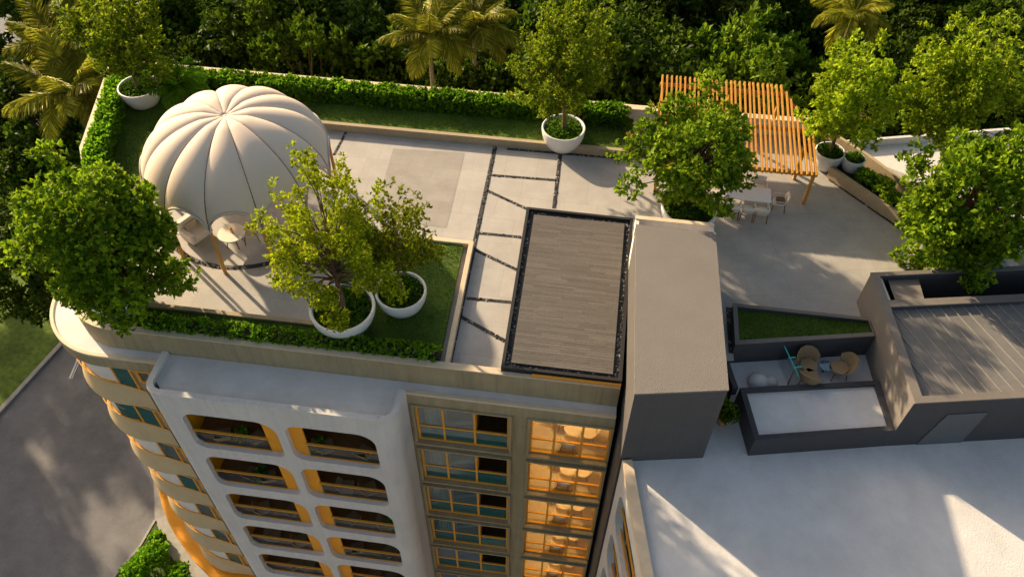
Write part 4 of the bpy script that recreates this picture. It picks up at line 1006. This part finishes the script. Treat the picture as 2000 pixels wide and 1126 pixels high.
palm(-7.6, 40.3, -28, .4, 2, 'shaded coconut palm just right of the middle golden palm', 1.0, (.4, 0))
p = at(140, 185, -2.5)
palm(p.x, p.y, -28, -2.5, 3, 'coconut palm with long drooping fronds beside the left parapet', 1.2)
p = at(122, 92, -1.5)
palm(p.x, p.y, -28, -1.5, 4, 'taller coconut palm at the top left near the far road', 1.15)
p = at(1668, 28, 1.0)
palm(p.x, p.y, -28, 1.0, 5, 'dim coconut palm at the top right in the forest', .8)
palm(-26.6, 36.8, -28, -4.2, 6, 'small coconut palm behind the far left corner of the roof garden', .9)

FRG = []
for m_ in FR:
    q_ = m_.copy(); q_.materials[0] = LEAF_H; FRG.append(q_)
p = at(345, 168, 1.9); rs = random.Random(4)
t = thing('palm_shrub', 'small palm like plant with arching green leaves on the left lawn behind the dome', 'plant', (p.x+.3, p.y, .3))
MB().tube([(0, 0, -.1), (-.08, 0, .6), (-.22, 0, 1.2), (-.3, 0, 1.6)], [.1, .08, .07, .05], 8).build('trunk', BARK, t, smooth=True)
for k in range(18):
    q_ = k/18; o = bpy.data.objects.new('frond', FRG[2] if q_ < .35 else FRG[0] if q_ < .7 else FRG[1]); C.objects.link(o); o.parent = t; o.location = (-.3, 0, 1.55)
    o.rotation_euler = (rs.uniform(-.3, .3), R(-45+q_*60), k*2.399); sc_ = rs.uniform(.42, .6); o.scale = (sc_, sc_*1.3, sc_)
# ============================================================ FOREST
protos = []
def fproto(name, label, m, H, r, nb, br, nl, ls, seed, up=.2):
    t = add_tree(name, label, 'tree', (0, 0, -28), (0, 0, -28+H-r[2]), r, nb, br, nl, ls, m, seed, .3, .35, 'forest trees behind the roof garden', up=up, limbs=24, core=.5)
    return t
protos = [fproto('forest_tree', 'dense dark broadleaf tree of the forest behind the roof garden', LEAF_F, 22, (4.0, 4.0, 5.5), 80, .9, 17000, .34, 31),
          fproto('forest_tree', 'brighter green broadleaf tree of the forest behind the roof garden', LEAF_G, 22, (3.4, 3.4, 5.5), 60, .95, 14000, .33, 32, .5),
          fproto('forest_tree', 'loose olive green tree of the forest behind the roof garden', LEAF_O, 22, (3.2, 3.2, 6.0), 60, .8, 10000, .32, 33, .5),
          fproto('forest_tree', 'wide dark crowned tree of the forest behind the roof garden', LEAF_F, 20, (5.0, 5.0, 4.6), 90, 1.0, 19000, .35, 34)]
rnd = random.Random(12)
spots = []
def try_add(x, y, dmin):
    for (a, b) in spots:
        if (a-x)**2+(b-y)**2 < dmin*dmin: return False
    spots.append((x, y)); return True
used = [False]*4
def to_px(v):
    d = Vector(v)-CAM; q = d.dot(FWD); return 1000+F_PX*d.dot(RT)/q, 563-F_PX*d.dot(UP)/q
def plant_tree(x, y, top, kind, sc=1.0):
    u, v_ = to_px((x, y, top-4))
    if -200 < u < 120 and -60 < v_ < 190: return
    if -250 < u < 95 and 560 < v_ < 900: return
    if -250 < u < 190 and 600 < v_ < 900: return
    p = protos[kind]; H = [22, 22, 22, 20][kind]; s = (top+28)/H
    loc = (x, y, -28); rz = rnd.uniform(0, 6.28); scl = (s*sc, s*sc, s)
    if not used[kind]: used[kind] = True; p.location = loc; p.rotation_euler = (0, 0, rz); p.scale = scl
    else: dup(p, loc, rz, sc=scl)
# the first rows, placed to follow what the photograph shows
named = [(-18.4, 41.5, -.6, 1, .8), (-13.5, 37.5, -5.5, 2, .7), (-23, 38.5, -3.5, 2, .8), (-26.5, 41, -2.0, 0, .9), (-3.5, 37.5, -6.5, 1, .7), (-14, 44, -1.5, 0, 1), (3, 43, .3, 0, 1.), (8.0, 42, .5, 1, .9), (17, 41, .6, 0, 1), (22.5, 40, 0, 3, 1), (-2, 45, -.5, 3, 1), (21, 46.5, -1.5, 0, 1), (27, 42, -.5, 0, 1)]
for (x, y, top, k, s) in named: spots.append((x, y)); plant_tree(x, y, top, k, s)
n = 0; tries = 0
while n < 120 and tries < 6000:
    tries += 1
    y = rnd.uniform(38, 92); half = 16+y*.62; x = rnd.uniform(-half-6, half+4)
    if x < -24 and y < 45: continue
    if x < -48-.0*y and y > 55: continue
    if not try_add(x, y, 4.6 if y < 60 else 5.6): continue
    plant_tree(x, y, rnd.uniform(-8, 1.0)-max(0, y-50)*.05, rnd.choice([0, 0, 1, 2, 3, 3, 0]), rnd.uniform(.85, 1.1)); n += 1
# the left side, below the rounded corner
left = [(-26.5, 31, -9, 0), (-33.5, 28.5, -10, 2), (-34, 31, -8, 0), (-37, 37, -9, 3), (-32, 42, -3, 0), (-38, 42, -5, 0), (-43, 38, -9, 2), (-40.5, 46, -6, 3), (-35, 49, -4, 1), (-31, 47, -2.5, 3)]
for (x, y, top, k) in left: plant_tree(x, y, top, k, 1.0)
# out-of-view trees added left of the road to dapple it with shade
for i, (x, y, top, k) in enumerate([(-53, 10, -14, 2), (-51, 19, -16, 3), (-50.5, 26, -12, 0), (-58, 22, -10, 3), (-56, 31, -11, 0), (-54, 5, -14, 3), (-62, 14, -11, 0), (-66, 30, -9, 0), (-60, 38, -9, 3), (-70, 38, -8, 3), (-72, 47, -8, 0), (-78, 52, -5, 0), (-67, 52, -9, 3)]): plant_tree(x, y, top, k, .72)
# shrubs in the bed at the foot of the building
for i, (px, py, r, lb) in enumerate(((300, 1085, 1.0, 'feathery bright shrub in the bed at the foot of the hotel'), (262, 1112, .9, 'leafy shrub at the lower left tip of the bed by the road'), (345, 1118, .8, 'small shrub at the edge of the bed next to the pavement'), (303, 1045, .45, 'low shrub at the narrow end of the bed'))):
    q_ = at(px, py, -27); bush((q_.x, q_.y, -27.9), r, 1.5*r, lb, 50+i, LEAF_H, 1500, .22, 'garden_shrub', None, 'shrub')

# ============================================================ ROOM FURNITURE
p0 = None; c0 = None; b0 = None
for k in range(6):
    zt = -1.58-3.24*k; zb = zt-2.66
    lb = 'round pale table in the %s lit room from the roof' % ORD[k]
    if k == 0:
        p0 = thing('room_table', lb, 'table', (.45, 17.55, zb), 0, 'tables in the lit rooms')
        MB().lathe([(0, .68), (.34, .68), (.36, .71), (0, .72)], 28).build('tabletop', INTF, p0, smooth=True); MB().lathe([(.25, 0), (.04, .04), (.04, .7)], 16).build('leg', TABLE, p0)
    else: dup(p0, (.45, 17.55, zb), 0, lb)
    for (dx, dy, rz, nm) in ((-.45, .55, 25, 'far'), (.65, .1, -95, 'right hand'), (-.1, -.42, 170, 'near')):
        lb = '%s ivory chair at the table in the %s lit room' % (nm, ORD[k])
        if c0 is None: c0 = shell_chair((.45+dx, 17.55+dy, zb), R(rz), lb, FAB, 'chairs in the lit rooms', 1.0)
        else: dup(c0, (.45+dx, 17.55+dy, zb), R(rz), lb, 1.0)
    lb = 'bed with grey cover behind the left window column, %s floor from the roof' % ORD[k]
    if k == 0:
        b0 = thing('bed', lb, 'bed', (-4.5, 18.6, zb), R(12), 0 or 'beds behind the left window column')
        MB().prism(rrect(-.85, .85, -1.2, 1.1, .06), .1, .42).build('mattress', FABW, b0, bevel=.05); MB().prism(rrect(-.88, .88, -1.22, .1, .05), .425, .5).build('blanket', mat('grey_blanket', (.3, .34, .38), .9, .1, 9), b0, bevel=.03)
        for s in (-.42, .42): MB().prism(rrect(s-.36, s+.36, .55, 1.0, .1), .43, .58).build('pillow', FABW, b0, bevel=.06)
        MB().box(-.9, .9, 1.12, 1.22, 0, 1.0).build('headboard', LEGM, b0, bevel=.02)
    else: dup(b0, (-4.5, 18.6, zb), R(12), lb)
def low_chair(loc, rz, label):
    t = thing('lounge_chair', label, 'chair', loc, rz, 'chairs on the bay balconies')
    MB().prism(rrect(-.3, .3, -.3, .26, .06), .17, .27).build('seat', FABT, t, bevel=.02)
    MB().grid([[(x, .22+.05*(1-(x/.3)**2)+.16*f, .27+.36*f) for x in np.linspace(-.3, .3, 7)] for f in (0, .5, 1)]).build('backrest', FABT, t, solid=.05)
    for s_ in (-1, 1):
        for q in (-.25, .22): MB().tube([(s_*.25, q, .18), (s_*.28, q*1.1, 0)], [.02, .014], 6).build('leg', LEGM, t)
    return t
b1 = None
for k in range(6):
    zt = -1.8-3.26*k; zb = zt-2.55
    for j, xs in enumerate(((-13.5, -12.3), (-9.2, -7.8))):
        for i, x in enumerate(xs):
            lb = '%s tan balcony chair, %s side of the white bay, %s row' % (('left', 'right')[i], ('left', 'right')[j], ORD[k])
            loc = (x+.2*((k*2+i) % 3-1), 15.68+.05*((k+i+j) % 2), zb-.05); rz = R((200, 120, 235, 160, 95)[(k*3+i*2+j) % 5])
            if b1 is None: b1 = low_chair(loc, rz, lb)
            else: dup(b1, loc, rz, lb)
for k, x, lb in ((0, -12.95, 'leafy plant on the top left balcony of the white bay'), (0, -9.75, 'leafy plant on the top right balcony of the white bay'), (1, -12.9, 'leafy plant on the second left balcony of the white bay'), (2, -7.3, 'leafy plant on the third right balcony of the white bay')):
    zb = -1.8-3.26*k-2.55; bush((x, 15.75, zb-.05), .3, .5, lb, 70+k, LEAF_H, 260, .16, 'balcony_plant', None, 'plant')
